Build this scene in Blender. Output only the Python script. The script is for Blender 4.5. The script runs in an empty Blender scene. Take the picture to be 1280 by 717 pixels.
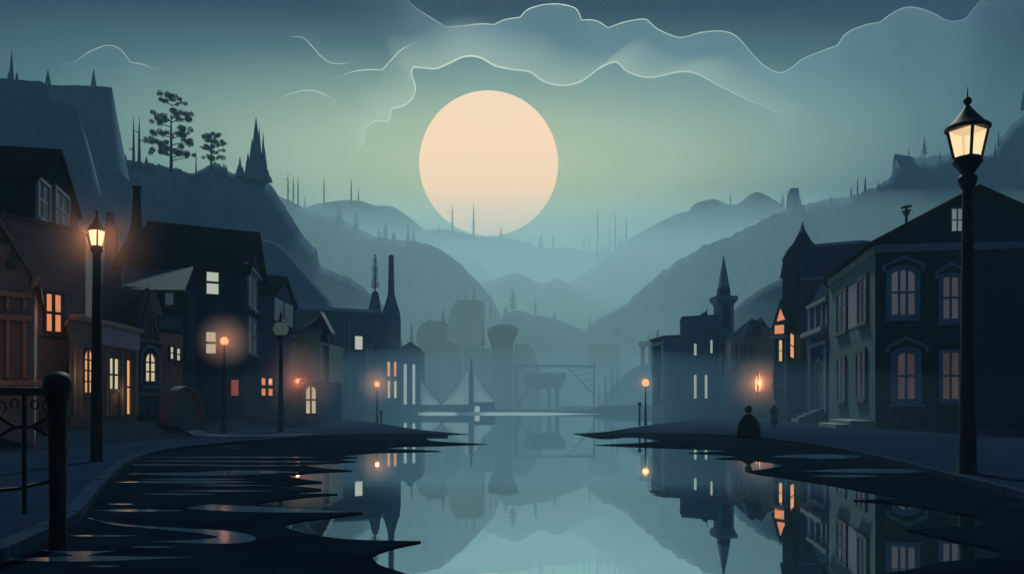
import bpy, bmesh, math, random
from mathutils import Vector, Matrix, noise
from mathutils.geometry import tessellate_polygon
random.seed(7)
R = math.radians
scene = bpy.context.scene
col = scene.collection
F, CX, HY, CZ = 1000.0, 640.0, 505.0, 1.1

# ------------------------------------------------------------------ camera
cd = bpy.data.cameras.new('camera')
cam = bpy.data.objects.new('camera', cd)
col.objects.link(cam)
cam.location = (0, 0, CZ)
cam.rotation_euler = (R(90), 0, 0)
cd.sensor_width = 36
cd.lens = 36 * F / 1280
cd.shift_y = (HY - 358.5) / 1280
cd.clip_start = 0.05
cd.clip_end = 5000
scene.camera = cam

# ------------------------------------------------------------------ sky (world), moon light, exposure
MOON = Vector(((611 - CX) / F, 1, (HY - 206) / F)).normalized()
ELEV = math.asin(MOON.z)
AZ = math.atan2(MOON.x, MOON.y)
world = bpy.data.worlds.new('World')
scene.world = world
world.use_nodes = True
nt = world.node_tree
nt.nodes.clear()
N, Lk = nt.nodes.new, nt.links.new
out = N('ShaderNodeOutputWorld')
tc = N('ShaderNodeTexCoord')
sub = N('ShaderNodeVectorMath'); sub.operation = 'SUBTRACT'
sub.inputs[1].default_value = MOON
Lk(tc.outputs['Generated'], sub.inputs[0])
scl = N('ShaderNodeVectorMath'); scl.operation = 'MULTIPLY'
scl.inputs[1].default_value = (0.64, 0.6, 2.7)
Lk(sub.outputs[0], scl.inputs[0])
ln = N('ShaderNodeVectorMath'); ln.operation = 'LENGTH'
Lk(scl.outputs[0], ln.inputs[0])
ramp = N('ShaderNodeValToRGB')
cr = ramp.color_ramp
stops = [(0.0, (0.54, 0.66, 0.40)), (0.14, (0.41, 0.55, 0.36)), (0.24, (0.21, 0.335, 0.265)), (0.33, (0.066, 0.14, 0.145)), (0.42, (0.012, 0.034, 0.060)),
         (0.56, (0.003, 0.012, 0.028)), (0.75, (0.010, 0.030, 0.065)), (1.0, (0.026, 0.078, 0.160))]
while len(cr.elements) < len(stops):
    cr.elements.new(0.5)
for e, (p, c) in zip(cr.elements, stops):
    e.position = p
    e.color = (*c, 1)
Lk(ln.outputs['Value'], ramp.inputs[0])
bg = N('ShaderNodeBackground'); bg.inputs[1].default_value = 1.0
Lk(ramp.outputs[0], bg.inputs[0])
sky = N('ShaderNodeTexSky'); sky.sky_type = 'NISHITA'; sky.sun_disc = False
sky.sun_elevation = ELEV; sky.sun_rotation = AZ
bg2 = N('ShaderNodeBackground'); bg2.inputs[1].default_value = 0.0007
Lk(sky.outputs[0], bg2.inputs[0])
add = N('ShaderNodeAddShader')
Lk(bg.outputs[0], add.inputs[0]); Lk(bg2.outputs[0], add.inputs[1])
Lk(add.outputs[0], out.inputs['Surface'])

sd = bpy.data.lights.new('moonlight', 'SUN')
sd.energy = 2.9
sd.angle = R(6)
sd.color = (0.79, 0.96, 0.84)
so = bpy.data.objects.new('moonlight', sd)
col.objects.link(so)
LIGHT = Vector((MOON.x, math.cos(R(42)), math.sin(R(42))))
so.rotation_euler = (-LIGHT).to_track_quat('-Z', 'Y').to_euler()
so.location = (0, 60, 90)

vs = scene.view_settings
vs.view_transform = 'Standard'; vs.look = 'None'; vs.exposure = 0.0; vs.gamma = 1.0
vs.use_curve_mapping = False
scene.render.engine = 'CYCLES'
scene.cycles.use_denoising = True
scene.cycles.max_bounces = 8
scene.cycles.volume_bounces = 1
scene.cycles.transparent_max_bounces = 24
scene.cycles.sample_clamp_indirect = 4.0
HAZE_DENSITY = 0.0009

# ------------------------------------------------------------------ helpers
def W(px, py, Y):
    return Vector(((px - CX) / F * Y, Y, CZ - (py - HY) / F * Y))

def G(px, py, z=0.0):
    Y = F * (CZ - z) / (py - HY)
    return Vector(((px - CX) / F * Y, Y, z))

def tag(o, label=None, cat=None, group=None, kind=None):
    if label: o['label'] = label
    if cat: o['category'] = cat
    if group: o['group'] = group
    if kind: o['kind'] = kind
    return o

def empty(name, loc, label, cat, group=None, kind=None):
    o = bpy.data.objects.new(name, None)
    o.empty_display_size = 0.2
    col.objects.link(o)
    o.location = loc
    return tag(o, label, cat, group, kind)

def wloc(o):
    v = Vector(o.location)
    while o.parent:
        o = o.parent
        v = v + Vector(o.location)
    return v

class MB:
    """collects faces in world coordinates, links them as ONE mesh"""
    def __init__(s):
        s.v, s.f = [], []
    def add(s, vs, fs):
        b = len(s.v)
        s.v += [Vector(v) for v in vs]
        s.f += [tuple(b + i for i in f) for f in fs]
        return s
    def hexa(s, b, t):
        return s.add(list(b) + list(t), [(3, 2, 1, 0), (4, 5, 6, 7), (0, 1, 5, 4), (1, 2, 6, 5), (2, 3, 7, 6), (3, 0, 4, 7)])
    def box(s, o, a, b, c):
        o, a, b, c = Vector(o), Vector(a), Vector(b), Vector(c)
        return s.hexa([o, o + a, o + a + b, o + b], [o + c, o + a + c, o + a + b + c, o + b + c])
    def cbox(s, c, sx, sy, sz):
        c = Vector(c)
        return s.box(c - Vector((sx / 2, sy / 2, 0)), (sx, 0, 0), (0, sy, 0), (0, 0, sz))
    def prism(s, poly, ext):
        """planar polygon (3D points) extruded by the vector ext"""
        n = len(poly)
        poly = [Vector(p) for p in poly]
        ext = Vector(ext)
        tri = tessellate_polygon([poly])
        fs = [tuple(t) for t in tri] + [tuple(n + i for i in reversed(t)) for t in tri]
        fs += [(i, (i + 1) % n, n + (i + 1) % n, n + i) for i in range(n)]
        return s.add(poly + [p + ext for p in poly], fs)
    def ring(s, outer, inner, ext):
        n = len(outer)
        ext = Vector(ext)
        o = [Vector(p) for p in outer]; i_ = [Vector(p) for p in inner]
        vs = o + i_ + [p + ext for p in o] + [p + ext for p in i_]
        fs = []
        for k in range(n):
            j = (k + 1) % n
            fs += [(k, j, n + j, n + k), (2 * n + k, 3 * n + k, 3 * n + j, 2 * n + j), (k, 2 * n + k, 2 * n + j, j), (n + k, n + j, 3 * n + j, 3 * n + k)]
        return s.add(vs, fs)
    def tube(s, pts, rad, seg=8, flat=1.0):
        pts = [Vector(p) for p in pts]
        if not isinstance(rad, (list, tuple)): rad = [rad] * len(pts)
        vs, fs = [], []
        up = Vector((0.31, 0.17, 0.93)).normalized()
        for i, p in enumerate(pts):
            d = (pts[min(i + 1, len(pts) - 1)] - pts[max(i - 1, 0)])
            d = d.normalized() if d.length > 1e-9 else Vector((0, 0, 1))
            x = d.cross(up)
            if x.length < 0.15: x = d.cross(Vector((1, 0.2, 0)))
            x.normalize(); y = d.cross(x)
            for k in range(seg):
                a = 2 * math.pi * k / seg
                vs.append(p + (x * math.cos(a) + y * math.sin(a) * flat) * rad[i])
        for i in range(len(pts) - 1):
            for k in range(seg):
                j = (k + 1) % seg
                fs.append((i * seg + k, i * seg + j, (i + 1) * seg + j, (i + 1) * seg + k))
        fs.append(tuple(range(seg)))
        fs.append(tuple(reversed(range((len(pts) - 1) * seg, len(pts) * seg))))
        return s.add(vs, fs)
    def lathe(s, c, prof, seg=16, rot=0.0, sy=1.0):
        """prof: (radius, height) from the bottom up"""
        c = Vector(c)
        vs, fs = [], []
        for r, h in prof:
            for k in range(seg):
                a = rot + 2 * math.pi * k / seg
                vs.append(c + Vector((math.cos(a) * r, math.sin(a) * r * sy, h)))
        n = len(prof)
        for i in range(n - 1):
            for k in range(seg):
                j = (k + 1) % seg
                fs.append((i * seg + k, i * seg + j, (i + 1) * seg + j, (i + 1) * seg + k))
        fs.append(tuple(reversed(range(seg))))
        fs.append(tuple(range((n - 1) * seg, n * seg)))
        return s.add(vs, fs)
    def ball(s, c, r, seg=14, sz=1.0, sx=1.0, sy=1.0):
        c = Vector(c)
        rows = max(6, seg // 2)
        prof = [(max(1e-4, r * math.sin(math.pi * i / rows)), -r * sz * math.cos(math.pi * i / rows)) for i in range(rows + 1)]
        b = len(s.v)
        s.lathe(c, prof, seg)
        for i in range(b, len(s.v)):
            d = s.v[i] - c
            s.v[i] = c + Vector((d.x * sx, d.y * sy, d.z))
        return s
    def build(s, name, mat, parent=None, origin=None, smooth=False, bevel=0.0):
        o0 = wloc(parent) if parent else (Vector(origin) if origin is not None else Vector((0, 0, 0)))
        me = bpy.data.meshes.new(name)
        me.from_pydata([tuple(v - o0) for v in s.v], [], s.f)
        bm = bmesh.new(); bm.from_mesh(me)
        bmesh.ops.recalc_face_normals(bm, faces=bm.faces)
        bm.to_mesh(me); bm.free()
        me.materials.append(mat)
        if smooth:
            me.polygons.foreach_set('use_smooth', [True] * len(me.polygons))
        o = bpy.data.objects.new(name, me)
        col.objects.link(o)
        if parent: o.parent = parent
        else: o.location = o0
        if smooth == 'auto':
            try: me.set_sharp_from_angle(angle=R(40))
            except Exception: pass
        if bevel:
            b = o.modifiers.new('bevel', 'BEVEL'); b.width = bevel; b.segments = 2; b.limit_method = 'ANGLE'
        return o

def copy_tree(o, parent=None):
    c = o.copy(); col.objects.link(c)
    if parent: c.parent = parent
    for ch in list(o.children):
        copy_tree(ch, c)
    return c

def smooth_line(pts, n=6):
    """Catmull-Rom through 2D points; a third item marks a sharp tip where the curve breaks"""
    runs, cur = [], []
    for p in pts:
        cur.append((p[0], p[1]))
        if len(p) > 2 and len(cur) > 1:
            runs.append(cur); cur = [(p[0], p[1])]
    if len(cur) > 1: runs.append(cur)
    res = []
    for run in runs:
        for i in range(len(run) - 1):
            p0 = run[max(i - 1, 0)]; p1 = run[i]; p2 = run[i + 1]; p3 = run[min(i + 2, len(run) - 1)]
            for k in range(n):
                t = k / n
                q = []
                for a in (0, 1):
                    q.append(0.5 * (2 * p1[a] + (p2[a] - p0[a]) * t + (2 * p0[a] - 5 * p1[a] + 4 * p2[a] - p3[a]) * t * t + (3 * p1[a] - p0[a] - 3 * p2[a] + p3[a]) * t ** 3))
                res.append(tuple(q))
    res.append(runs[-1][-1])
    return res

def S(t):
    t = min(1, max(0, t))
    return t * t * (3 - 2 * t)

# ------------------------------------------------------------------ materials
MATS = {}
def mat(name, c1, c2=None, rough=0.8, scale=1.5, bump=0.3, metal=0.0, planks=None, bricks=None, spec=0.3, detail=8):
    if name in MATS: return MATS[name]
    m = bpy.data.materials.new(name); m.use_nodes = True
    t = m.node_tree; n, l = t.nodes.new, t.links.new
    b = t.nodes['Principled BSDF']
    b.inputs['Roughness'].default_value = rough
    b.inputs['Metallic'].default_value = metal
    b.inputs['Specular IOR Level'].default_value = spec
    c2 = c2 or tuple(x * 0.6 for x in c1)
    co = n('ShaderNodeTexCoord')
    nz = n('ShaderNodeTexNoise'); nz.inputs['Scale'].default_value = scale; nz.inputs['Detail'].default_value = detail
    nz.inputs['Roughness'].default_value = 0.65
    l(co.outputs['Object'], nz.inputs['Vector'])
    rp = n('ShaderNodeValToRGB'); rp.color_ramp.elements[0].position = 0.3; rp.color_ramp.elements[1].position = 0.72
    rp.color_ramp.elements[0].color = (*c2, 1); rp.color_ramp.elements[1].color = (*c1, 1)
    l(nz.outputs['Fac'], rp.inputs[0])
    last = rp.outputs[0]
    hgt = nz.outputs['Fac']
    if planks:
        wv = n('ShaderNodeTexWave'); wv.bands_direction = 'Z' if planks[1] == 'h' else 'X'
        wv.wave_profile = 'SAW'
        wv.inputs['Scale'].default_value = 0.314 / planks[0]
        wv.inputs['Distortion'].default_value = 0.15
        l(co.outputs['Object'], wv.inputs['Vector'])
        r2 = n('ShaderNodeValToRGB'); r2.color_ramp.elements[0].position = 0.0; r2.color_ramp.elements[1].position = 0.14
        r2.color_ramp.elements[0].color = (0.45, 0.45, 0.45, 1); r2.color_ramp.elements[1].color = (1, 1, 1, 1)
        l(wv.outputs['Fac'], r2.inputs[0])
        mx = n('ShaderNodeMixRGB'); mx.blend_type = 'MULTIPLY'; mx.inputs[0].default_value = 0.8
        l(last, mx.inputs[1]); l(r2.outputs[0], mx.inputs[2]); last = mx.outputs[0]
        ad = n('ShaderNodeMath'); ad.operation = 'MULTIPLY_ADD'; ad.inputs[1].default_value = 1.5
        l(wv.outputs['Fac'], ad.inputs[0]); l(nz.outputs['Fac'], ad.inputs[2]); hgt = ad.outputs[0]
    if bricks:
        bk = n('ShaderNodeTexBrick'); bk.inputs['Scale'].default_value = 1.0 / bricks
        mp = n('ShaderNodeMapping'); mp.inputs['Rotation'].default_value = (R(90), 0, 0)
        l(co.outputs['Object'], mp.inputs[0]); l(mp.outputs[0], bk.inputs['Vector'])
        bk.inputs['Color1'].default_value = (1, 1, 1, 1); bk.inputs['Color2'].default_value = (0.7, 0.7, 0.72, 1); bk.inputs['Mortar'].default_value = (0.45, 0.45, 0.45, 1)
        mx = n('ShaderNodeMixRGB'); mx.blend_type = 'MULTIPLY'; mx.inputs[0].default_value = 0.8
        l(last, mx.inputs[1]); l(bk.outputs['Color'], mx.inputs[2]); last = mx.outputs[0]
    l(last, b.inputs['Base Color'])
    if bump:
        bp = n('ShaderNodeBump'); bp.inputs['Strength'].default_value = bump; bp.inputs['Distance'].default_value = 0.05
        l(hgt, bp.inputs['Height']); l(bp.outputs[0], b.inputs['Normal'])
    MATS[name] = m
    return m

def lit(name, c, strength=1.0, var=0.25, scale=3.0):
    """a lit window or lamp pane: light behind slightly uneven glass and curtains"""
    if name in MATS: return MATS[name]
    m = bpy.data.materials.new(name); m.use_nodes = True
    t = m.node_tree; t.nodes.clear(); n, l = t.nodes.new, t.links.new
    o = n('ShaderNodeOutputMaterial'); e = n('ShaderNodeEmission')
    co = n('ShaderNodeTexCoord'); nz = n('ShaderNodeTexNoise')
    mp = n('ShaderNodeMapping'); mp.inputs['Scale'].default_value = (1, 1, 0.35)
    nz.inputs['Scale'].default_value = scale; nz.inputs['Detail'].default_value = 4
    l(co.outputs['Object'], mp.inputs[0]); l(mp.outputs[0], nz.inputs['Vector'])
    rp = n('ShaderNodeValToRGB')
    rp.color_ramp.elements[0].position = 0.3; rp.color_ramp.elements[1].position = 0.7
    rp.color_ramp.elements[0].color = (*(x * (1 - var) for x in c), 1); rp.color_ramp.elements[1].color = (*c, 1)
    l(nz.outputs['Fac'], rp.inputs[0]); l(rp.outputs[0], e.inputs[0]); e.inputs[1].default_value = strength
    g = n('ShaderNodeBsdfGlossy'); g.inputs['Roughness'].default_value = 0.15; g.inputs['Color'].default_value = (0.04, 0.04, 0.04, 1)
    a = n('ShaderNodeAddShader'); l(e.outputs[0], a.inputs[0]); l(g.outputs[0], a.inputs[1])
    l(a.outputs[0], o.inputs['Surface'])
    MATS[name] = m
    return m

def lamp_glass(name, c, strength):
    m = bpy.data.materials.new(name); m.use_nodes = True
    t = m.node_tree; t.nodes.clear(); n, l = t.nodes.new, t.links.new
    o = n('ShaderNodeOutputMaterial'); e = n('ShaderNodeEmission'); tr = n('ShaderNodeBsdfTransparent')
    e.inputs[0].default_value = (*c, 1); e.inputs[1].default_value = strength
    mx = n('ShaderNodeMixShader'); mx.inputs[0].default_value = 0.6
    l(tr.outputs[0], mx.inputs[1]); l(e.outputs[0], mx.inputs[2]); l(mx.outputs[0], o.inputs['Surface'])
    MATS[name] = m
    return m

def volume_mat(name, color, density, aniso=0.0):
    m = bpy.data.materials.new(name); m.use_nodes = True
    t = m.node_tree; t.nodes.clear()
    o = t.nodes.new('ShaderNodeOutputMaterial'); v = t.nodes.new('ShaderNodeVolumePrincipled')
    v.inputs['Color'].default_value = (*color, 1); v.inputs['Density'].default_value = density
    v.inputs['Anisotropy'].default_value = aniso
    v.inputs['Density Attribute'].default_value = ''
    t.links.new(v.outputs[0], o.inputs['Volume'])
    MATS[name] = m
    return m

M_hill_far = mat('pale hill heath', (0.09, 0.12, 0.12), (0.06, 0.085, 0.09), scale=0.05, bump=0.5, rough=1, spec=0)
M_hill = mat('hill heath', (0.11, 0.17, 0.22), (0.075, 0.12, 0.165), scale=0.12, bump=0.6, rough=1, spec=0)
M_cliff = mat('dark cliff rock', (0.10, 0.16, 0.22), (0.055, 0.095, 0.14), scale=0.2, bump=0.9, rough=1, spec=0)
M_rock = mat('rock', (0.030, 0.055, 0.085), (0.016, 0.030, 0.05), scale=0.3, bump=0.8, rough=0.95, spec=0.1)
M_ground = mat('soil', (0.012, 0.022, 0.040), (0.006, 0.012, 0.023), scale=0.9, bump=0.6, rough=0.95, spec=0.0)
M_mud = mat('wet mud', (0.0045, 0.010, 0.020), (0.002, 0.0045, 0.010), scale=1.3, bump=0.35, rough=0.75, spec=0.0)
M_pave = mat('pavement', (0.013, 0.026, 0.054), (0.008, 0.016, 0.034), scale=1.1, bump=0.35, rough=0.9, spec=0.0)
M_path = mat('pale path', (0.075, 0.09, 0.13), (0.05, 0.06, 0.09), scale=2.0, bump=0.3, rough=0.9, spec=0.0)
M_kerb = mat('kerb stone', (0.022, 0.042, 0.072), (0.013, 0.026, 0.048), scale=3.0, bump=0.3, rough=0.85, spec=0.0)
M_iron = mat('black iron', (0.012, 0.013, 0.016), (0.006, 0.007, 0.009), scale=9, bump=0.15, rough=0.6, spec=0.12)
M_roof = mat('dark roof', (0.009, 0.013, 0.019), (0.004, 0.006, 0.010), scale=4, bump=0.6, rough=0.85, bricks=0.5, spec=0.0)
M_bluroof = mat('blue slate roof', (0.05, 0.075, 0.115), (0.03, 0.045, 0.07), scale=4, bump=0.5, rough=0.7, bricks=0.5)
M_navy = mat('navy clapboard', (0.024, 0.052, 0.105), (0.014, 0.031, 0.066), scale=2, planks=(0.22, 'h'), bump=0.5, spec=0.0)
M_navy2 = mat('navy plaster', (0.040, 0.080, 0.145), (0.025, 0.052, 0.10), scale=2, bump=0.4, spec=0.0)
M_dark = mat('near black boards', (0.009, 0.020, 0.038), (0.005, 0.011, 0.022), scale=2, planks=(0.25, 'h'), bump=0.4, spec=0.0)
M_brown = mat('brown plaster', (0.125, 0.105, 0.115), (0.08, 0.068, 0.078), scale=2.5, bump=0.5)
M_brown2 = mat('dusky brown boards', (0.12, 0.10, 0.105), (0.075, 0.065, 0.07), scale=2.5, planks=(0.3, 'h'), bump=0.4)
M_timber = mat('oak timber', (0.24, 0.15, 0.11), (0.14, 0.085, 0.065), scale=4, bump=0.5)
M_stone = mat('pale stone', (0.24, 0.23, 0.24), (0.15, 0.15, 0.16), scale=2.5, bump=0.5, bricks=0.5)
M_stone2 = mat('tower stone', (0.20, 0.29, 0.36), (0.13, 0.19, 0.25), scale=2.0, bump=0.5, bricks=0.6)
M_lav = mat('lavender trim', (0.26, 0.23, 0.30), (0.18, 0.16, 0.22), scale=3, bump=0.2)
M_trim = mat('blue grey trim', (0.15, 0.17, 0.24), (0.10, 0.12, 0.17), scale=3, bump=0.2)
M_dtrim = mat('dark trim', (0.04, 0.05, 0.07), (0.025, 0.032, 0.045), scale=3, bump=0.2)
M_green = mat('sea green stucco', (0.016, 0.095, 0.120), (0.011, 0.066, 0.088), scale=1.5, bump=0.4)
M_green2 = mat('grey green boards', (0.17, 0.22, 0.215), (0.11, 0.15, 0.15), scale=2, planks=(0.35, 'v'), bump=0.3)
M_wood = mat('dark door wood', (0.05, 0.045, 0.05), (0.03, 0.027, 0.03), scale=6, bump=0.3)
M_sail = mat('pale canvas', (0.42, 0.47, 0.47), (0.34, 0.39, 0.40), scale=1, bump=0.3)
_t = M_sail.node_tree; _tr = _t.nodes.new('ShaderNodeBsdfTranslucent'); _tr.inputs[0].default_value = (0.82, 0.88, 0.88, 1)
_mx = _t.nodes.new('ShaderNodeMixShader'); _mx.inputs[0].default_value = 0.55
_t.links.new(_t.nodes['Principled BSDF'].outputs[0], _mx.inputs[1]); _t.links.new(_tr.outputs[0], _mx.inputs[2])
_t.links.new(_mx.outputs[0], _t.nodes['Material Output'].inputs['Surface'])
M_cloak = mat('dark wool cloak', (0.016, 0.017, 0.021), (0.008, 0.009, 0.012), scale=14, bump=0.4, rough=1, spec=0)
M_skin = mat('skin', (0.42, 0.30, 0.25), (0.36, 0.25, 0.21), scale=12, bump=0.1, rough=0.6)
M_palehair = mat('white hair', (0.80, 0.82, 0.82), (0.65, 0.68, 0.70), scale=30, bump=0.3)
M_needle = mat('pine needles', (0.035, 0.055, 0.055), (0.018, 0.03, 0.034), scale=3, bump=0, rough=1, spec=0)
M_bark = mat('bark', (0.05, 0.05, 0.055), (0.028, 0.03, 0.035), scale=5, bump=0.6, rough=1, spec=0)
M_glassdark = mat('dim window glass', (0.05, 0.08, 0.10), (0.03, 0.05, 0.065), scale=2, bump=0, rough=0.15, spec=0.5)
L_warm = lit('warm lit window', (0.90, 0.42, 0.17), 1.0)
L_orange = lit('orange lit window', (0.88, 0.30, 0.13), 0.95)
L_red = lit('red lit window', (0.30, 0.06, 0.055), 0.8)
L_cream = lit('cream lit window', (0.82, 0.66, 0.42), 0.85)
L_pale = lit('pale lit window', (0.56, 0.60, 0.50), 0.85, var=0.12)
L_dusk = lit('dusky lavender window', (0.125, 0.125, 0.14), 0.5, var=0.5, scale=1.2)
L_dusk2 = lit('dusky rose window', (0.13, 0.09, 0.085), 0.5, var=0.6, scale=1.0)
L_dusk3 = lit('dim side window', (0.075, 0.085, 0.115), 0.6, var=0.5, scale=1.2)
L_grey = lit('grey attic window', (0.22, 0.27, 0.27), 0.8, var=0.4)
L_slit = lit('pale slit window', (0.42, 0.47, 0.42), 0.8, var=0.15)
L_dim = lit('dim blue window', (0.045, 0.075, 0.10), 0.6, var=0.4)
P_lantern = lamp_glass('lantern glass', (1.0, 0.70, 0.38), 1.3)
P_globe = lamp_glass('pale globe glass', (0.30, 0.40, 0.38), 0.16)
P_ember = lamp_glass('orange lamp glass', (1.0, 0.36, 0.13), 1.9)
P_flame = lit('torch flame', (1.0, 0.50, 0.18), 2.2, var=0.4, scale=8)

# water
m = bpy.data.materials.new('still water'); m.use_nodes = True
t = m.node_tree; t.nodes.clear(); n, l = t.nodes.new, t.links.new
o = n('ShaderNodeOutputMaterial'); gl = n('ShaderNodeBsdfGlossy'); gl.inputs['Roughness'].default_value = 0.015
gl.inputs['Color'].default_value = (0.95, 1.0, 1.0, 1)
df = n('ShaderNodeBsdfDiffuse'); df.inputs['Color'].default_value = (0.03, 0.08, 0.09, 1)
lw = n('ShaderNodeLayerWeight'); lw.inputs[0].default_value = 0.72
mr = n('ShaderNodeMapRange'); mr.inputs[1].default_value = 0; mr.inputs[2].default_value = 1; mr.inputs[3].default_value = 0.91; mr.inputs[4].default_value = 0.97
l(lw.outputs['Fresnel'], mr.inputs[0])
mx = n('ShaderNodeMixShader'); l(mr.outputs[0], mx.inputs[0]); l(df.outputs[0], mx.inputs[1]); l(gl.outputs[0], mx.inputs[2])
co = n('ShaderNodeTexCoord'); mp = n('ShaderNodeMapping'); mp.inputs['Scale'].default_value = (0.6, 2.2, 1)
nz = n('ShaderNodeTexNoise'); nz.inputs['Scale'].default_value = 0.8; nz.inputs['Detail'].default_value = 3
l(co.outputs['Object'], mp.inputs[0]); l(mp.outputs[0], nz.inputs['Vector'])
bp = n('ShaderNodeBump'); bp.inputs['Strength'].default_value = 0.035; bp.inputs['Distance'].default_value = 0.02
l(nz.outputs['Fac'], bp.inputs['Height']); l(bp.outputs[0], gl.inputs['Normal'])
l(mx.outputs[0], o.inputs['Surface'])
M_water = m
m = M_water.copy(); m.name = 'shallow puddle'
for nd in m.node_tree.nodes:
    if nd.type == 'BSDF_GLOSSY': nd.inputs['Roughness'].default_value = 0.13; nd.inputs['Color'].default_value = (0.42, 0.56, 0.66, 1)
    if nd.type == 'BSDF_DIFFUSE': nd.inputs['Color'].default_value = (0.02, 0.06, 0.11, 1)
    if nd.type == 'MAP_RANGE': nd.inputs[3].default_value = 0.4; nd.inputs[4].default_value = 0.7
M_puddle = m

# ------------------------------------------------------------------ the ground, the water and the banks
def gz(x, y):
    """height of the ground sheet: lake bed, rising under both streets and beyond the far shore"""
    z = -0.5
    xl = 8.6 + 4.5 * S((y - 34) / 26)
    xl += 6 * S((14 - y) / 10)
    z = max(z, -0.5 + 1.22 * S((-x - xl) / 3.4))
    xr = 17.5 + 0 * y
    z = max(z, -0.5 + 0.80 * S((x - xr) / 5.0))
    ys_ = 91.5 - 27 * S((-x - 9.5) / 6)
    z = max(z, -0.5 + 0.75 * S((y - ys_) / 2.5))
    return z

mb = MB()
xs = [-510, -300, -200, -120, -80, -60, -45] + [-36 + i * 1.0 for i in range(73)] + [45, 60, 80, 120, 200, 300, 510]
ys = [-45, -20, 0, 4] + [6 + i * 1.5 for i in range(38)] + [62.5, 64, 65.5, 67, 69, 71, 73, 75, 77, 79, 81, 83, 85, 86.5, 88, 89, 90, 91.5, 92, 92.5, 93, 93.5, 94, 96, 110, 150, 200, 260, 330, 430, 600]
nx_, ny_ = len(xs), len(ys)
vs_ = [(x, y, gz(x, y) + (0.03 * noise.noise(Vector((x * 0.6, y * 0.6, 0))) if gz(x, y) > 0 else 0)) for y in ys for x in xs]
fs_ = [(j * nx_ + i, j * nx_ + i + 1, (j + 1) * nx_ + i + 1, (j + 1) * nx_ + i) for j in range(ny_ - 1) for i in range(nx_ - 1)]
tag(mb.add(vs_, fs_).build('ground', M_ground, smooth=True), kind='structure')

mb = MB()
mb.add([(-90, -20, 0), (90, -20, 0), (90, 96, 0), (-90, 96, 0)], [(0, 1, 2, 3)])
tag(mb.build('water', M_water), kind='structure')

def sheet(name, pts2, z, mat_, skirt=0.0, kind='structure'):
    """flat polygon at height z with an optional sloping skirt"""
    poly = [Vector((p[0], p[1], z)) for p in pts2]
    n = len(poly)
    tri = tessellate_polygon([poly])
    mb = MB()
    vs = list(poly); fs = [tuple(t) for t in tri]
    if skirt:
        vs += [Vector((p.x, p.y, z - skirt)) for p in poly]
        fs += [(i, (i + 1) % n, n + (i + 1) % n, n + i) for i in range(n)]
    mb.add(vs, fs)
    o = mb.build(name, mat_)
    return tag(o, kind=kind)

def gp(pts, z, n=6):
    return [G(x, y, z).xy for x, y in smooth_line(pts, n)]

ZM = 0.012
left_px = [(424, 522.5), (470, 528), (520, 536), (586, 542.5, 1), (555, 543), (536, 545.5), (534, 548), (545, 551), (609, 554.5, 1), (550, 556.5), (500, 557.5, 1),
           (473, 560.5, 1), (510, 561), (551, 563.2, 1), (500, 564.5), (471, 565), (440, 567.5), (425, 569), (448, 571, 1), (420, 573.5), (445, 576, 1), (400, 578.5), (375, 580, 1),
           (400, 584), (441, 587.5, 1), (390, 590), (355, 594, 1), (380, 598.5), (403, 601.5), (385, 603.5), (345, 606, 1), (380, 608), (402, 611), (385, 613), (340, 614.5, 1),
           (375, 616), (422, 616.5, 1), (380, 620), (330, 626), (318, 630, 1), (374, 634), (453, 640, 1), (423, 644), (380, 649), (355, 655), (362, 660), (395, 668), (440, 673.5),
           (526, 675.5, 1), (495, 682), (470, 690), (466, 696), (474, 705), (495, 712), (525, 722), (575, 740)]
pts = gp(left_px, ZM)
pts += [Vector((0.3, 3.0)), Vector((0.6, 1.0)), Vector((-1, -12)), Vector((-60, -12)), Vector((-60, 63))]
sheet('left_bank', pts, ZM, M_mud, 0.3)

right_px = [(717, 541.5, 1), (745, 547), (765, 547.5), (790, 545.5), (829, 550.5, 1), (800, 553), (744, 555.5, 1), (800, 558), (860, 560), (928, 562.3, 1), (900, 563.5),
            (861, 565.5, 1), (900, 567.5), (925, 569.5), (895, 572.3, 1), (925, 574), (955, 575.8), (975, 579), (976, 582), (960, 585), (935, 588, 1), (948, 591.5), (985, 596.5),
            (1026, 603), (1060, 609), (1092, 615), (1132, 622.5, 1), (1067, 624.2, 1), (1109, 627.5), (1160, 634), (1191, 639.5), (1222, 646), (1236, 652.5), (1226, 656),
            (1191, 657.5), (1133, 661.5, 1), (1165, 668), (1191, 674.5), (1235, 683), (1257, 690), (1248, 695), (1224, 698), (1178, 701.5), (1140, 711), (1092, 718), (1040, 735)]
pts = gp(right_px, ZM)
far = gp([(900, 521.5), (852, 526), (800, 532.5), (758, 539), (717, 541.5)], ZM)
pts += [Vector((2.4, 3.0)), Vector((3, -12)), Vector((60, -12)), Vector((60, 64))] + far[:-1]
sheet('right_bank', pts, ZM, M_mud, 0.3)

ZP = 0.09
lk = [(-80, 716), (0, 676), (62, 650), (88, 629), (116, 600), (155, 573), (193, 562), (232, 556.5), (270, 553), (320, 549), (380, 545), (435, 542.5), (500, 541.5), (560, 541.4, 1), (520, 536), (470, 528.6), (428, 523)]
pl = gp(lk, ZP)
pts = pl + [Vector((-60, 58)), Vector((-60, 4))]
sheet('left_pavement', pts, ZP, M_pave, 0.2)
rk = [(428 + 345, 540.2, 1), (830, 541), (912, 543), (960, 547), (1030, 556), (1110, 571), (1203, 593), (1290, 615), (1420, 655), (1560, 710)]
pr = gp(rk, ZP)
pts = pr + [Vector((60, 4)), Vector((60, 60))] + gp([(900, 522.6), (852, 527), (800, 533.5), (773, 540.2)], ZP)[:-1]
sheet('right_pavement', pts, ZP, M_pave, 0.2)

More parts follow.
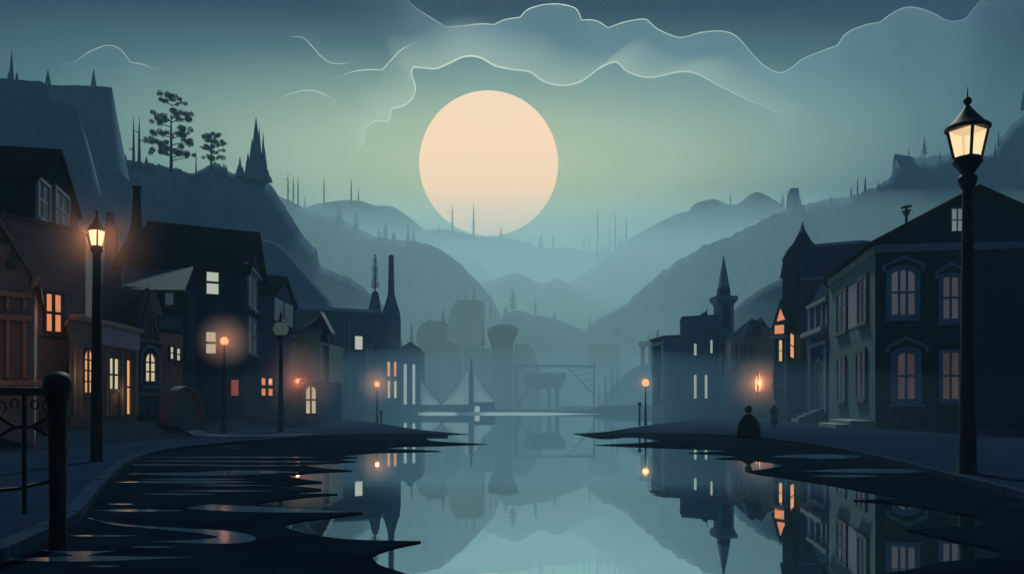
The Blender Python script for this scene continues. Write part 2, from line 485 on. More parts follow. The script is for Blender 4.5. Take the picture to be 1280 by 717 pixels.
def strip(name, line, width, z, mat_, drape=False):
    """a ribbon lying on the ground along a line of world XY points"""
    mb = MB(); vs, fs = [], []
    for i, p in enumerate(line):
        d = (line[min(i + 1, len(line) - 1)] - line[max(i - 1, 0)]).normalized()
        nrm = Vector((-d.y, d.x))
        w = width[i] if isinstance(width, list) else width
        for s_ in (-1, 1):
            q = p + nrm * s_ * w / 2
            zz = max(z, gz(q.x, q.y) + 0.05) if drape else z
            vs.append((q.x, q.y, zz))
    for i in range(len(line) - 1):
        fs.append((2 * i, 2 * i + 1, 2 * i + 3, 2 * i + 2))
    return tag(mb.add(vs, fs).build(name, mat_), kind='structure')

def kerb(name, line, w, z0, z1, side):
    """a run of kerb stones about 0.9 m long with open joints"""
    mb = MB(); rnd = random.Random(5)
    pts_ = [line[0]]; acc = 0.0
    for i in range(1, len(line)):
        a, b = Vector(line[i - 1]), Vector(line[i]); L = (b - a).length
        while L > 0 and acc + L >= 0.9:
            tt = (0.9 - acc) / L; a = a.lerp(b, tt); pts_.append(a.copy()); L = (b - a).length; acc = 0.0
        acc += L
    for i in range(len(pts_) - 1):
        a, b = Vector(pts_[i]), Vector(pts_[i + 1])
        d = (b - a).normalized(); nn = Vector((-d.y, d.x)) * side * w
        a = a + d * 0.009; b = b - d * 0.009; dz = rnd.uniform(-0.006, 0.008)
        q = [Vector((*a, z0)), Vector((*b, z0)), Vector((*(b + nn), z0)), Vector((*(a + nn), z0))]
        mb.hexa(q, [v + Vector((0, 0, z1 - z0 + dz)) for v in q])
    return tag(mb.build(name, M_kerb, bevel=0.008), kind='structure')

kerb('left_kerb', gp(lk[:11], ZP), 0.16, 0.0, ZP + 0.012, -1)
kerb('right_kerb', gp(rk[2:], ZP), 0.12, 0.0, ZP + 0.012, -1)
# the pale path that loops in front of the left houses
pline = gp([(262, 527.5), (200, 529), (155, 531), (142, 534.5), (160, 538.5), (200, 541.5), (260, 544), (320, 544.5), (390, 542)], ZP)
strip('path', pline, [0.6 + 0.5 * S(i / 20) for i in range(len(pline))], ZP + 0.012, M_path, True)

def puddle(pts, z):
    return sheet('puddle', gp(pts + [pts[0]], z, 5)[:-1], z, M_puddle)
ZU = ZM + 0.005
P = puddle
def sliver(x0, x1, y, h, bend=0.0):
    xm = (x0 + x1) / 2
    P([(x0, y, 1), (x0 + (x1 - x0) * 0.25, y - h * 0.4 + bend), (xm, y - h / 2 + bend), (x0 + (x1 - x0) * 0.75, y - h * 0.35 + bend), (x1, y, 1),
       (x0 + (x1 - x0) * 0.7, y + h * 0.4 + bend), (xm, y + h / 2 + bend), (x0 + (x1 - x0) * 0.3, y + h * 0.35 + bend)], ZU)
for a in [(165, 400, 571, 1.8), (160, 330, 575.5, 1.6), (200, 425, 576.5, 1.5), (155, 290, 580.5, 2.2), (230, 385, 581.5, 1.6), (250, 372, 589.5, 4.5), (160, 330, 592, 4.2), (175, 310, 598.5, 2.6),
          (145, 330, 602, 3.6), (225, 345, 606, 2), (182, 270, 617, 2.4), (210, 345, 613, 2.6), (130, 168, 629.5, 1.6), (115, 232, 637.5, 3.2), (80, 174, 669, 2), (163, 220, 683, 2.5),
          (270, 300, 557, 0.8), (285, 300, 560, 0.7), (1013, 1105, 594.5, 3), (962, 1100, 570, 5.5), (965, 1034, 553.5, 2.2), (1000, 1197, 588, 5.5), (110, 150, 707, 2)]:
    sliver(*a)
P([(230, 635, 1), (262, 630), (300, 631.5), (372, 634.5), (440, 639.5, 1), (380, 640), (300, 639)], ZU)
P([(108, 646, 1), (150, 654), (220, 659), (275, 662), (310, 667), (320, 673), (300, 678), (250, 678.5), (185, 676, 1), (240, 674), (272, 671), (250, 666), (190, 660), (140, 655)], ZU)
P([(15, 682, 1), (70, 688), (145, 687.5, 1), (118, 692), (120, 694), (245, 695.5, 1), (170, 699), (90, 701), (-30, 699), (-30, 697.5), (75, 695), (85, 692)], ZU)

# far shore: pale sloped strip, shaped and coloured as the bright waterline highlight
mb = MB(); nb = 60
vs = []
for k in range(nb + 1):
    x = -22 + 32 * k / nb
    e = min(1, (nb - k) / 14 + 0.05, k / 14 + 0.05)
    vs += [(x, 90.3 + 0.12 * math.sin(x * 0.9), -0.03), (x, 91.0, 0.09 * e), (x, 91.9, 0.20 * e), (x, 92.4, 0.12 * e), (x, 93.0, -0.2)]
fs = [(5 * k + j, 5 * k + 5 + j, 5 * k + 6 + j, 5 * k + 1 + j) for k in range(nb) for j in range(4)]
tag(mb.add(vs, fs).build('waterline_highlight', mat('pale waterline', (0.46, 0.50, 0.48), (0.38, 0.41, 0.40), scale=2, bump=0.2, rough=0.8), smooth=True), kind='structure')

# ------------------------------------------------------------------ hills
def hill(name, prof, Y, front, back, mat_, jag=0.0, step=5, rough=1.0, zb=-0.3, seed=0, power=1.25):
    line = smooth_line(prof, 8)
    pts = []
    x = line[0][0]
    k = 0
    while x <= line[-1][0]:
        while k < len(line) - 2 and line[k + 1][0] < x: k += 1
        (xa, ya), (xb, yb) = line[k], line[k + 1]
        tt = (x - xa) / max(1e-6, xb - xa)
        pts.append((x, ya + (yb - ya) * min(1, max(0, tt))))
        x += step
    rows = [-1, -0.82, -0.64, -0.48, -0.34, -0.22, -0.12, -0.05, 0, 0.1, 0.3, 0.6, 1]
    vs, fs = [], []
    nc = len(pts)
    for s_ in rows:
        for (px, py) in pts:
            p = W(px, py, Y)
            if jag:
                p.z += jag * (noise.noise(Vector((p.x * 0.45, seed, 3))) * 0.6 + abs(noise.noise(Vector((p.x * 1.3, seed, 9)))) * 0.7)
            f = (1 - abs(s_)) ** power
            y = Y + s_ * (front if s_ < 0 else back)
            z = zb + (p.z - zb) * f
            am = min(1, abs(s_) * 4) * (1 - abs(s_)) * rough
            nz_ = noise.noise(Vector((p.x * 0.06, y * 0.06, seed))) + 0.5 * noise.noise(Vector((p.x * 0.17, y * 0.17, seed + 5)))
            y += am * nz_ * front * 0.25 if s_ < 0 else 0
            z -= am * abs(nz_) * (p.z - zb) * 0.18
            vs.append((p.x, y, z))
    for j in range(len(rows) - 1):
        for i in range(nc - 1):
            fs.append((j * nc + i, j * nc + i + 1, (j + 1) * nc + i + 1, (j + 1) * nc + i))
    o = MB().add(vs, fs).build(name, mat_, smooth=True)
    return tag(o, kind='structure')

hill('hill', [(380, 300), (450, 292), (520, 288), (560, 287), (600, 296), (640, 299), (680, 310), (700, 309), (740, 314), (780, 320), (830, 330)], 480, 100, 80, M_hill_far, jag=0.5, seed=1)
hill('hill', [(370, 268), (392, 256), (440, 250), (470, 257), (490, 258), (512, 272), (535, 290), (560, 303), (590, 322), (612, 345), (640, 375), (670, 420)], 400, 90, 60, M_hill_far, jag=0.4, seed=2)
hill('hill', [(560, 420), (585, 345), (593, 322), (600, 330), (612, 345), (640, 380), (690, 420)], 415, 60, 30, M_hill_far, seed=3)
hill('hill', [(660, 420), (700, 365), (740, 335), (780, 303), (820, 280), (850, 266), (860, 265), (868, 255), (893, 249), (912, 256), (925, 253), (945, 240), (968, 250), (985, 262), (1010, 280), (1060, 320)], 380, 100, 70, M_hill_far, jag=0.3, seed=4)
hill('hill', [(520, 420), (560, 378), (600, 356), (640, 342), (648, 341), (665, 350), (680, 355), (697, 348), (720, 360), (760, 378), (800, 392), (850, 420)], 320, 80, 50, M_hill_far, jag=0.2, seed=5)
hill('hill', [(700, 440), (750, 398), (775, 385), (820, 346), (850, 325), (880, 308), (925, 290), (960, 272), (985, 262), (1030, 250), (1056, 247), (1085, 238), (1113, 222), (1118, 205), (1122, 200), (1160, 196), (1200, 193), (1240, 192), (1252, 172),
              (1275, 148), (1300, 128), (1340, 118), (1420, 112)], 208, 60, 45, M_hill, jag=1.0, step=2, seed=6, power=1.35)
hill('hill', [(430, 440), (465, 388), (490, 370), (520, 358), (560, 355), (590, 362), (620, 385), (650, 440)], 250, 60, 40, M_hill, jag=0.2, seed=7)
hill('hill', [(600, 440), (620, 405), (632, 392), (650, 388), (665, 393), (690, 397), (715, 407), (738, 417), (760, 440)], 200, 45, 30, M_hill, jag=0.2, seed=8)
hill('hill', [(725, 440), (740, 405), (752, 395), (768, 391), (790, 396), (804, 408), (815, 428), (822, 450)], 215, 40, 30, M_hill, seed=9)
hill('hill', [(860, 460), (900, 420), (920, 385), (950, 362), (985, 345), (1040, 330), (1100, 325), (1200, 330)], 116, 28, 25, M_hill, seed=10)
# left side
hill('hill', [(80, 230), (105, 207), (140, 203), (165, 203), (190, 205), (215, 211), (243, 216), (262, 205), (275, 209), (293, 217), (305, 215), (320, 220), (335, 228), (346, 244), (358, 262), (374, 288), (390, 308), (397, 315), (400, 332),
              (420, 342), (442, 350), (460, 364), (480, 386), (505, 430)], 142, 42, 30, M_cliff, jag=1.1, step=2, seed=11, power=1.3)
hill('hill', [(260, 235), (300, 226), (335, 230), (350, 246), (365, 252), (385, 262), (410, 268), (430, 276), (450, 288), (475, 297), (500, 300), (530, 304), (560, 318), (590, 345), (615, 374), (640, 420)], 225, 60, 35, M_cliff, jag=0.8, step=2, seed=41, power=1.3)
hill('hill', [(150, 380), (200, 345), (250, 318), (290, 305), (325, 300), (350, 308), (372, 330), (400, 362), (430, 400)], 108, 20, 20, M_cliff, jag=0.5, step=3, seed=12, power=1.3)
hill('cliff', [(20, 115), (60, 107), (135, 109), (139, 120), (146, 206), (170, 240), (185, 330)], 128, 14, 20, M_cliff, jag=0.15, step=2, seed=13, power=0.8)
hill('cliff', [(-160, 92), (-60, 95), (0, 98), (35, 101), (55, 104), (66, 127), (80, 124), (81, 131), (97, 134), (101, 168), (107, 165), (109, 195), (118, 230), (135, 260), (150, 300), (170, 400)], 100, 12, 18, M_cliff, jag=0.1, step=2, seed=14, power=0.8)
hill('hill', [(740, 530), (760, 490), (785, 464), (810, 453), (840, 448), (880, 445), (930, 450)], 132, 14, 14, M_hill, seed=15)

# ------------------------------------------------------------------ haze
BX = (-520, 520, -50, 610, -1.8, 127)
mb = MB().box((BX[0], BX[2], BX[4]), (BX[1] - BX[0], 0, 0), (0, BX[3] - BX[2], 0), (0, 0, BX[5] - BX[4]))
tag(mb.build('haze', volume_mat('haze', (0.42, 0.74, 1.0), HAZE_DENSITY, 0.1)), kind='stuff')

# the mist that fills the valley behind the village
mb = MB().prism([(-480, 84, -1.2), (-480, 84, 7), (-480, 118, 19), (-480, 152, 38), (-480, 192, 53), (-480, 240, 59), (-480, 290, 65), (-480, 380, 75), (-480, 470, 79), (-480, 560, 80), (-480, 570, -1.2)], (960, 0, 0))
tag(mb.build('valley_mist', volume_mat('valley mist', (0.67, 0.91, 0.94), 0.0049, 0.45)), kind='stuff')

# thin bluish ground mist lying over the village streets
mb = MB().prism([(-90, 24, -1.2), (-90, 24, 1.8), (-90, 83.5, 7), (-90, 83.5, -1.2)], (180, 0, 0))
tag(mb.build('ground_mist', volume_mat('ground mist', (0.42, 0.72, 1.0), 0.0042, 0.1)), kind='stuff')

# ------------------------------------------------------------------ moon
m = bpy.data.materials.new('moon surface'); m.use_nodes = True
t = m.node_tree; t.nodes.clear()
o = t.nodes.new('ShaderNodeOutputMaterial'); e = t.nodes.new('ShaderNodeEmission')
e.inputs[0].default_value = (1.0, 0.70, 0.44, 1); e.inputs[1].default_value = 1.26
t.links.new(e.outputs[0], o.inputs['Surface'])
DM = 1500
mb = MB().ball(W(611, 206, DM), 0.0865 * DM, seg=96)
tag(mb.build('moon', m, origin=W(611, 206, DM), smooth=True), 'huge round pale peach full moon low over the hills', 'moon')
#PART2
# ------------------------------------------------------------------ clouds (beyond the haze, in front of the moon's distance)
M_rim = volume_mat('moonlit cloud edge', (1.0, 0.97, 0.86), 1.0, 0.74)
V_cloud = volume_mat('cloud vapour', (0.62, 0.86, 1.0), 0.0038, 0.4)
V_cloud2 = volume_mat('moonlit cloud vapour', (0.95, 0.95, 0.82), 0.012, 0.5)
def cloud(line, fade, thick, label, Y=760, vm=None, r=0.42, group=None, radial=False):
    ln_ = smooth_line(line, 7)
    a = W(*ln_[len(ln_) // 2], Y)
    root = empty('cloud', a, label, 'cloud', group)
    n = len(ln_)
    vs, fs = [], []
    for i, (x, y) in enumerate(ln_):
        e = min(1, min(i, n - 1 - i) / (n * 0.18) + 0.02)
        th = thick * e
        g = fade * (0.6 + 0.4 * e)
        dx, dy = 0.0, 1.0
        if radial:
            dx, dy = x - 611, y - 206
            q = math.hypot(dx, dy); dx, dy = dx / q, dy / q
        vs += [W(x, y, Y - th / 2), W(x, y, Y + th / 2), W(x + dx * g, y + dy * g, Y)]
    for i in range(n - 1):
        q, w = 3 * i, 3 * i + 3
        fs += [(q, w, w + 1, q + 1), (q + 1, w + 1, w + 2, q + 2), (q + 2, w + 2, w, q)]
    fs += [(0, 1, 2), (3 * n - 3, 3 * n - 1, 3 * n - 2)]
    MB().add(vs, fs).build('vapour', vm or V_cloud, root)
    rad = [r * (min(1, min(i, n - 1 - i) / (n * 0.22)) ** 0.8 + 0.04) for i in range(n)]
    MB().tube([W(x, y, Y) for x, y in ln_], rad, 6).build('rim', M_rim, root, smooth=True)
cloud([(200, -160), (380, -110), (470, -50), (505, -5), (520, 10), (548, 28), (560, 34), (600, 30), (618, 31, 1), (630, 25), (650, 22, 1), (662, 11), (690, 5), (718, 10), (727, 25, 1), (745, 26), (760, 35, 1), (780, 28), (805, 24), (814, 30, 1),
       (825, 38), (850, 47), (875, 41), (900, 39), (920, 45), (938, 65), (955, 82), (975, 91), (990, 84), (1005, 73), (1030, 63), (1047, 57, 1), (1058, 42), (1080, 32), (1100, 28, 1), (1120, 14), (1140, 9), (1165, 16),
       (1185, 26), (1205, 24), (1218, 10), (1235, -8), (1262, -30), (1340, -80), (1480, -140), (1640, -180)], 150, 60, 'long billowing pale rimmed cloud bank across the top of the sky above the moon', Y=820)
cloud([(429, 203), (443, 195), (453, 180), (458, 160), (470, 152), (486, 151), (489, 136, 1), (505, 132), (516, 122), (519, 108), (514, 92), (517, 84, 1), (530, 85), (545, 86), (560, 80), (580, 71), (600, 72), (618, 82), (640, 87), (662, 90),
       (680, 102), (705, 107), (728, 101), (750, 85), (770, 78), (785, 90), (812, 97), (850, 90), (872, 93), (900, 108), (940, 127), (972, 141), (970, 148, 1), (974, 155), (998, 162)], 52, 26,
      'brightly rimmed cloud edge wrapped closely round the moon', Y=720, vm=V_cloud2, r=0.72, radial=True)
cloud([(418, 98), (440, 90), (462, 87), (478, 88, 1), (490, 74), (505, 60), (528, 51)], 30, 14, 'faint two step cloud wisp left of the bright cloud edge', Y=780, r=0.4)
cloud([(360, 47), (378, 47), (390, 58), (405, 74), (422, 80), (450, 75)], -22, 10, 'small faint wavy cloud wisp high over the needle shaped rocks', Y=790, r=0.34)
cloud([(345, 125), (368, 116), (388, 113), (405, 118), (424, 130)], 24, 12, 'faint shallow dome of cloud left of the moon, lowest of the wisps', Y=780, r=0.34)
cloud([(70, 82), (92, 78), (110, 66), (132, 57), (148, 60), (156, 68), (163, 78, 1), (180, 81), (192, 86), (204, 84)], 40, 16, 'small rounded cloud over the flat topped cliff at the left', Y=780, r=0.4)

# ------------------------------------------------------------------ rocks on the far bank
def rock(levels, Y, label, name='rock_pillar', depth=0.7, mat_=None, seed=0, cat='rock'):
    """stack of elliptical rings; levels are (py, left px, right px) from the bottom up"""
    lv = []
    for i in range(len(levels) - 1):
        (y0, l0, r0), (y1, l1, r1) = levels[i], levels[i + 1]
        for k in range(5):
            tt = k / 5; s_ = tt
            lv.append((y0 + (y1 - y0) * tt, l0 + (l1 - l0) * s_, r0 + (r1 - r0) * s_))
    lv.append(levels[-1])
    vs, fs = [], []
    seg = 28
    for (py, l_, r_) in lv:
        a, b = W(l_, py, Y), W(r_, py, Y)
        c = (a + b) / 2; rx = (b.x - a.x) / 2; ry = min(rx * depth, 9)
        for k in range(seg):
            an = 2 * math.pi * k / seg
            q = Vector((math.cos(an), math.sin(an), 0))
            sx = abs(q.x) ** 0.75 * (1 if q.x > 0 else -1)
            sy = abs(q.y) ** 0.75 * (1 if q.y > 0 else -1)
            j = 1 + 0.06 * noise.noise(Vector((q.x * 2, q.y * 2 + seed, c.z * 0.25))) * (1 - abs(q.x) ** 6)
            vs.append((c.x + rx * sx * j, c.y + ry * sy * j * (1 + 0.15 * noise.noise(Vector((q.x * 3, seed, c.z * 0.15)))), c.z))
    nl = len(lv)
    for i in range(nl - 1):
        for k in range(seg):
            j = (k + 1) % seg
            fs.append((i * seg + k, i * seg + j, (i + 1) * seg + j, (i + 1) * seg + k))
    fs += [tuple(reversed(range(seg))), tuple(range((nl - 1) * seg, nl * seg))]
    base = W((levels[0][1] + levels[0][2]) / 2, levels[0][0], Y)
    o = MB().add(vs, fs).build(name, mat_ or M_rock, origin=base, smooth='auto')
    return tag(o, label, cat)
rock([(525, 533, 552), (480, 529, 553), (450, 527, 554), (435, 523, 556), (420, 520, 558), (410, 523, 560), (405, 528, 559), (402, 534, 555), (399, 534, 537)], 156, 'broad headed rock pillar with a small peak, left of the flat topped rock', seed=1)
rock([(525, 568, 600), (470, 562, 603), (440, 557, 605), (415, 557, 606), (390, 563, 605.5), (380, 567, 605), (376, 570, 601)], 179, 'tall flat topped rock with straight sides and small trees on top', seed=2)
rock([(525, 616, 642), (470, 617, 641), (450, 617, 641), (435, 615, 641), (425, 612, 643), (417, 609, 647), (411, 610, 648), (407, 617, 643), (405.5, 624, 636)], 146, 'dark mushroom shaped rock with a wide cap on a straight stalk', seed=3)
rock([(525, 640, 677), (480, 640, 677), (460, 641, 675), (445, 642, 670), (435, 642.5, 665), (430, 644, 660)], 162, 'low rounded rock beside the stalk of the mushroom rock', seed=4)
rock([(525, 735, 775), (470, 736, 774), (445, 736, 774), (436, 735, 774.5), (431, 736, 774), (430, 738, 772)], 185, 'broad drum shaped rock tower with a flat rim, behind the jetty frame', seed=5)
rock([(525, 740, 812), (470, 740, 814), (440, 738, 815), (420, 738, 812), (405, 745, 806), (396, 756, 796), (391.5, 768, 782)], 214, 'smooth domed rock behind the drum shaped rock tower', seed=6, depth=0.5)
rock([(525, 532, 551), (480, 532, 550), (450, 532, 549), (434, 532.5, 549)], 144, 'square shouldered dark rock block in front of the broad headed pillar', seed=7)
rock([(525, 553, 579), (480, 553, 578), (455, 553, 577), (440, 555, 576.5), (433, 557, 572), (427, 558, 562)], 148, 'ragged dark rock with a pointed left corner, in front of the flat topped rock', seed=8)
rock([(525, 580, 618), (480, 582, 617), (450, 580, 617), (440, 579, 616), (436, 583, 614)], 152, 'wide dark rock ledge left of the mushroom rock stalk', seed=9)
rock([(525, 681, 697), (470, 681, 697), (445, 681, 697), (430, 681.5, 696.5)], 193, 'faint square rock column far behind the jetty platform', seed=10)
rock([(420, 455, 486), (400, 458, 480), (385, 461, 476), (370, 464, 474), (364, 466, 472)], 104, 'tapering rock spike with a tree on top behind the barn', seed=11, name='rock_spike')
# needle rocks and towers on the ridges
def needles(base_px, base_py, Y, spikes, label, name='rock_spire', cat='rock spire', mat_=None):
    mb = MB()
    for (px, py, w) in spikes:
        b = W(px, base_py + 6, Y); tp = W(px, py, Y); r = w * Y / F / 2
        h = tp.z - b.z
        pr = [(r * 1.05, 0), (r * 0.95, h * 0.25), (r * 0.62, h * 0.55), (r * 0.30, h * 0.8), (r * 0.02, h)]
        mb.lathe(b, pr, 9, rot=random.random())
    o = mb.build(name, mat_ or M_cliff, origin=W(base_px, base_py, Y), smooth='auto')
    return tag(o, label, cat)
needles(320, 222, 141, [(320, 146, 15), (324, 158, 8), (315, 172, 10), (310, 190, 9), (329, 165, 7), (331, 186, 8), (335, 212, 6), (338, 220, 5), (320, 195, 26)], 'tall cluster of needle sharp rock spires on the left ridge')
needles(300, 215, 141, [(300, 195, 6), (298, 206, 7), (303, 208, 6)], 'small pointed rock just left of the tall needle cluster')
needles(281, 212, 141, [(280, 203, 5), (283, 206, 4)], 'tiny twin pointed rock right of the small round topped tree')
needles(14, 98, 100, [(14.5, 62, 5), (11, 88, 4), (21, 89, 4)], 'dark church like spire with two small side points on the near cliff')
needles(60, 108, 135, [(60, 86, 8)], 'single pointed spire at the left end of the flat topped cliff')
needles(117, 108, 135, [(117, 86, 7)], 'single pointed spire near the right edge of the flat topped cliff')
needles(991, 262, 209, [(985, 236, 5), (997, 236, 5)], 'pair of horn like points on the ruined ridge tower', name='tower_point')
rock([(275, 982, 1006), (262, 985, 1003), (245, 986, 999), (238, 987, 998), (236, 988, 998)], 210, 'stumpy ruined tower on the right ridge', name='ruined_tower', cat='tower', seed=12, mat_=M_hill)
rock([(225, 1116, 1150), (210, 1117, 1146), (198, 1117.5, 1140), (193, 1118, 1122)], 209, 'square cornered castle wall on the right ridge', name='castle_wall', cat='castle wall', seed=13, mat_=M_hill)
needles(560, 357, 250, [(561, 341, 4)], 'lone thin pinnacle on the rounded hill above the flat topped rock')
needles(693, 398, 200, [(693, 387, 4)], 'short dark pinnacle on the hill behind the jetty frame')
needles(1285, 130, 208, [(1284, 96, 14)], 'tall blunt tower at the edge of the steep right hill', name='hill_tower', cat='tower')

# ------------------------------------------------------------------ trees
def bare(px, by, ty, Y, w, label, branches=0, group=None):
    b, tp = W(px, by + 5, Y), W(px, ty, Y)
    r = max(w * Y / F / 2, 0.05)
    mb = MB().tube([b, b.lerp(tp, 0.4), b.lerp(tp, 0.75), tp], [r, r * 0.7, r * 0.42, r * 0.08], 6)
    for k in range(branches):
        q = b.lerp(tp, 0.3 + 0.5 * random.random())
        d = random.choice((-1, 1))
        L = (tp.z - b.z) * random.uniform(0.06, 0.13)
        mb.tube([q, q + Vector((d * L, random.uniform(-.5, .5) * L, L * random.uniform(-0.1, 0.5)))], [r * 0.35, r * 0.1], 5)
    tag(mb.build('bare_tree', M_bark, origin=b), label, 'tree', group)

def conifer(px, by, ty, Y, wpx, label, tiers=9, group=None, droop=0.25, dense=1.0, top=0.12):
    b, tp = W(px, by, Y), W(px, ty, Y)
    H = tp.z - b.z; Rw = wpx * Y / F / 2
    root = empty('pine_tree', b, label, 'tree', group)
    MB().tube([b - Vector((0, 0, H * 0.05)), b.lerp(tp, 0.5), tp], [H * 0.022, H * 0.014, H * 0.003], 7).build('trunk', M_bark, root)
    rnd = random.Random(int(px * 13 + ty))
    mb = MB()
    for i in range(tiers):
        f = 0.16 + 0.80 * i / (tiers - 1)
        rr = Rw * (1 - f) ** 0.75 * rnd.uniform(0.75, 1.1) + Rw * top
        z = b.z + H * f
        for k in range(int(8 * dense)):
            a = 2 * math.pi * (k + rnd.random()) / int(8 * dense)
            L = rr * rnd.uniform(0.6, 1.05)
            d = Vector((math.cos(a), math.sin(a), 0)); sd_ = Vector((-d.y, d.x, 0))
            p0 = Vector((b.x, b.y, z)); p1 = p0 + d * L - Vector((0, 0, L * droop * rnd.uniform(0.4, 1.3)))
            hh = H / tiers * 0.42
            for m_ in range(5):
                u = 0.15 + 0.85 * (m_ + rnd.random() * 0.6) / 5
                c = p0.lerp(p1, u); w = L * 0.22 * (1.15 - u * 0.6)
                mb.add([c - sd_ * w, c + d * w * 1.3 - Vector((0, 0, hh * 0.3)), c + sd_ * w, c + Vector((0, 0, hh * rnd.uniform(0.4, 1.0)))], [(0, 1, 3), (1, 2, 3), (0, 2, 1)])
    mb.build('crown', M_needle, root)
    return root

def tiered_pine(px, by, ty, Y, wpx, pads, label):
    """old pine: flat pads of needles on level limbs, gaps of sky between"""
    b, tp = W(px, by + 4, Y), W(px, ty, Y)
    H = tp.z - b.z
    root = empty('pine_tree', b, label, 'tree')
    tr = MB().tube([b, b.lerp(tp, 0.35), b.lerp(tp, 0.7), b.lerp(tp, 0.97)], [H * 0.030, H * 0.024, H * 0.016, H * 0.006], 9)
    mb = MB(); rnd = random.Random(int(px))
    for (cx, cy, half, th) in pads:
        c = W(cx, cy, Y); hw = half * Y / F; hh = th * Y / F
        tr.tube([Vector((b.x, b.y, c.z - hh * 1.2)), Vector(((b.x + c.x) / 2, b.y + rnd.uniform(-.3, .3), c.z - hh * 0.7)), c], [H * 0.010, H * 0.007, H * 0.003], 6)
        for lobe in range(max(5, int(half * 0.8))):
            lx = c.x + hw * rnd.uniform(-1, 1); ly = c.y + hw * rnd.uniform(-0.8, 0.8)
            lz = c.z + hh * (0.5 * rnd.uniform(-1, 1)) + hh * 0.6 * abs(lx - b.x) / (hw * 2)
            rad = hh * rnd.uniform(0.55, 0.95)
            for q in range(150):
                v = Vector((rnd.gauss(0, 1), rnd.gauss(0, 1), rnd.gauss(0, 0.7))).normalized() * rad * rnd.uniform(0.55, 1.1)
                p = Vector((lx, ly, lz)) + v
                e1 = (v.normalized() + Vector((rnd.gauss(0, .6), rnd.gauss(0, .6), rnd.gauss(0, .6)))).normalized() * rad * 0.55
                e2 = v.cross(e1).normalized() * rad * 0.10
                mb.add([p - e2, p + e1, p + e2, p - e1 * 0.5], [(0, 1, 2, 3)])
    tr.build('trunk', M_bark, root, smooth=True)
    mb.build('crown', M_needle, root)
tiered_pine(214, 211, 141, 117, 54, [(214, 122, 12, 4), (207, 127, 7, 3.5), (223, 129, 7, 3), (228, 143, 11, 4), (201, 147, 9, 4), (197, 154, 8, 4), (226, 149, 11, 3.5), (203, 168, 12, 3.5), (227, 164, 12, 4), (229, 170, 10, 3),
                                     (199, 180, 13, 4), (228, 182, 9, 4), (233, 178, 6, 3), (199, 191, 13, 3.5), (228, 193, 11, 4), (236, 197, 6, 3.5), (205, 186, 10, 3)], 'largest pine on the left ridge with flat tiers of needles')
tiered_pine(264, 208, 165, 141, 34, [(263, 168, 7, 3.5), (259, 173, 6, 3), (270, 171, 6, 3), (273, 179, 6, 3), (256, 184, 6, 3), (270, 182, 8, 3), (258, 187, 6, 2.5), (272, 190, 6, 3), (258, 196, 7, 3), (272, 198, 9, 3.5), (264, 178, 5, 3)], 'smaller round topped pine right of the largest pine on the ridge')
bare(167, 205, 146, 141, 4.5, 'bare dead trunk with a slanting branch, left of the two beside the largest pine', 3)
bare(174, 205, 146, 141, 5, 'bare dead trunk nearest the largest pine, right of the pair', 2)
bare(245, 217, 187, 141, 2.4, 'thin short bare trunk between the two layered pines', 1)
conifer(122, 207, 150, 128, 22, 'dim narrow conifer against the flat topped cliff face', 9, droop=0.1)
for k, (x, y, h) in enumerate([(150, 206, 8), (157, 206, 13), (183, 207, 12), (191, 209, 6)]):
    needles(x, y, 141, [(x, y - h, 7)], ['short jagged stump left of the bare trunk pair', 'pointed jagged stump at the foot of the bare trunk pair', 'pointed leaning stump right of the bare trunk pair', 'smallest stump between the bare trunks and the largest pine'][k], name='broken_stump', cat='stump', mat_=M_bark)
for (x, b, tt, br, lb) in [(360, 252, 216, 3, 'dead trunk with stub branches just right of the needle rocks'), (366.5, 252, 220, 2, 'thinnest dead trunk of the three right of the needle rocks'), (372.5, 254, 222, 0, 'plain pointed trunk, right of the three beside the needle rocks')]:
    bare(x, b, tt, 224, 2.6, lb, br)
for (x, b, tt, br, lb) in [(405, 256, 220, 1, 'tall lone bare pole tree on the left rounded hill, left of three'), (439, 252, 222, 0, 'tall lone bare pole tree at the top of the left rounded hill'), (448, 255, 235, 0, 'short bare pole tree right of the tall one on the left rounded hill')]:
    bare(x, b, tt, 398, 2.6, lb, br)
for (x, b, tt, w, lb) in [(424, 275, 256, 14, 'small dark conifer on the slope under the bare pole trees'), (445, 290, 266, 14, 'pointed conifer with spreading base lower on the slope'), (381, 262, 246, 6, 'tiny pointed conifer on the slope beside the three bare trunks'),
                          (482, 300, 278, 12, 'slim conifer where the left slope flattens out'), (474, 300, 285, 10, 'small conifer just left of the slim one on the flat slope'), (492, 302, 288, 12, 'bushy low conifer right of the slim one on the flat slope'),
                          (510, 302, 280, 7, 'thin conifer on the misty slope left of the moon'), (517, 303, 288, 8, 'short conifer on the misty slope, nearest the moon')]:
    conifer(x, b + 1, tt, 224, w, lb, 7)
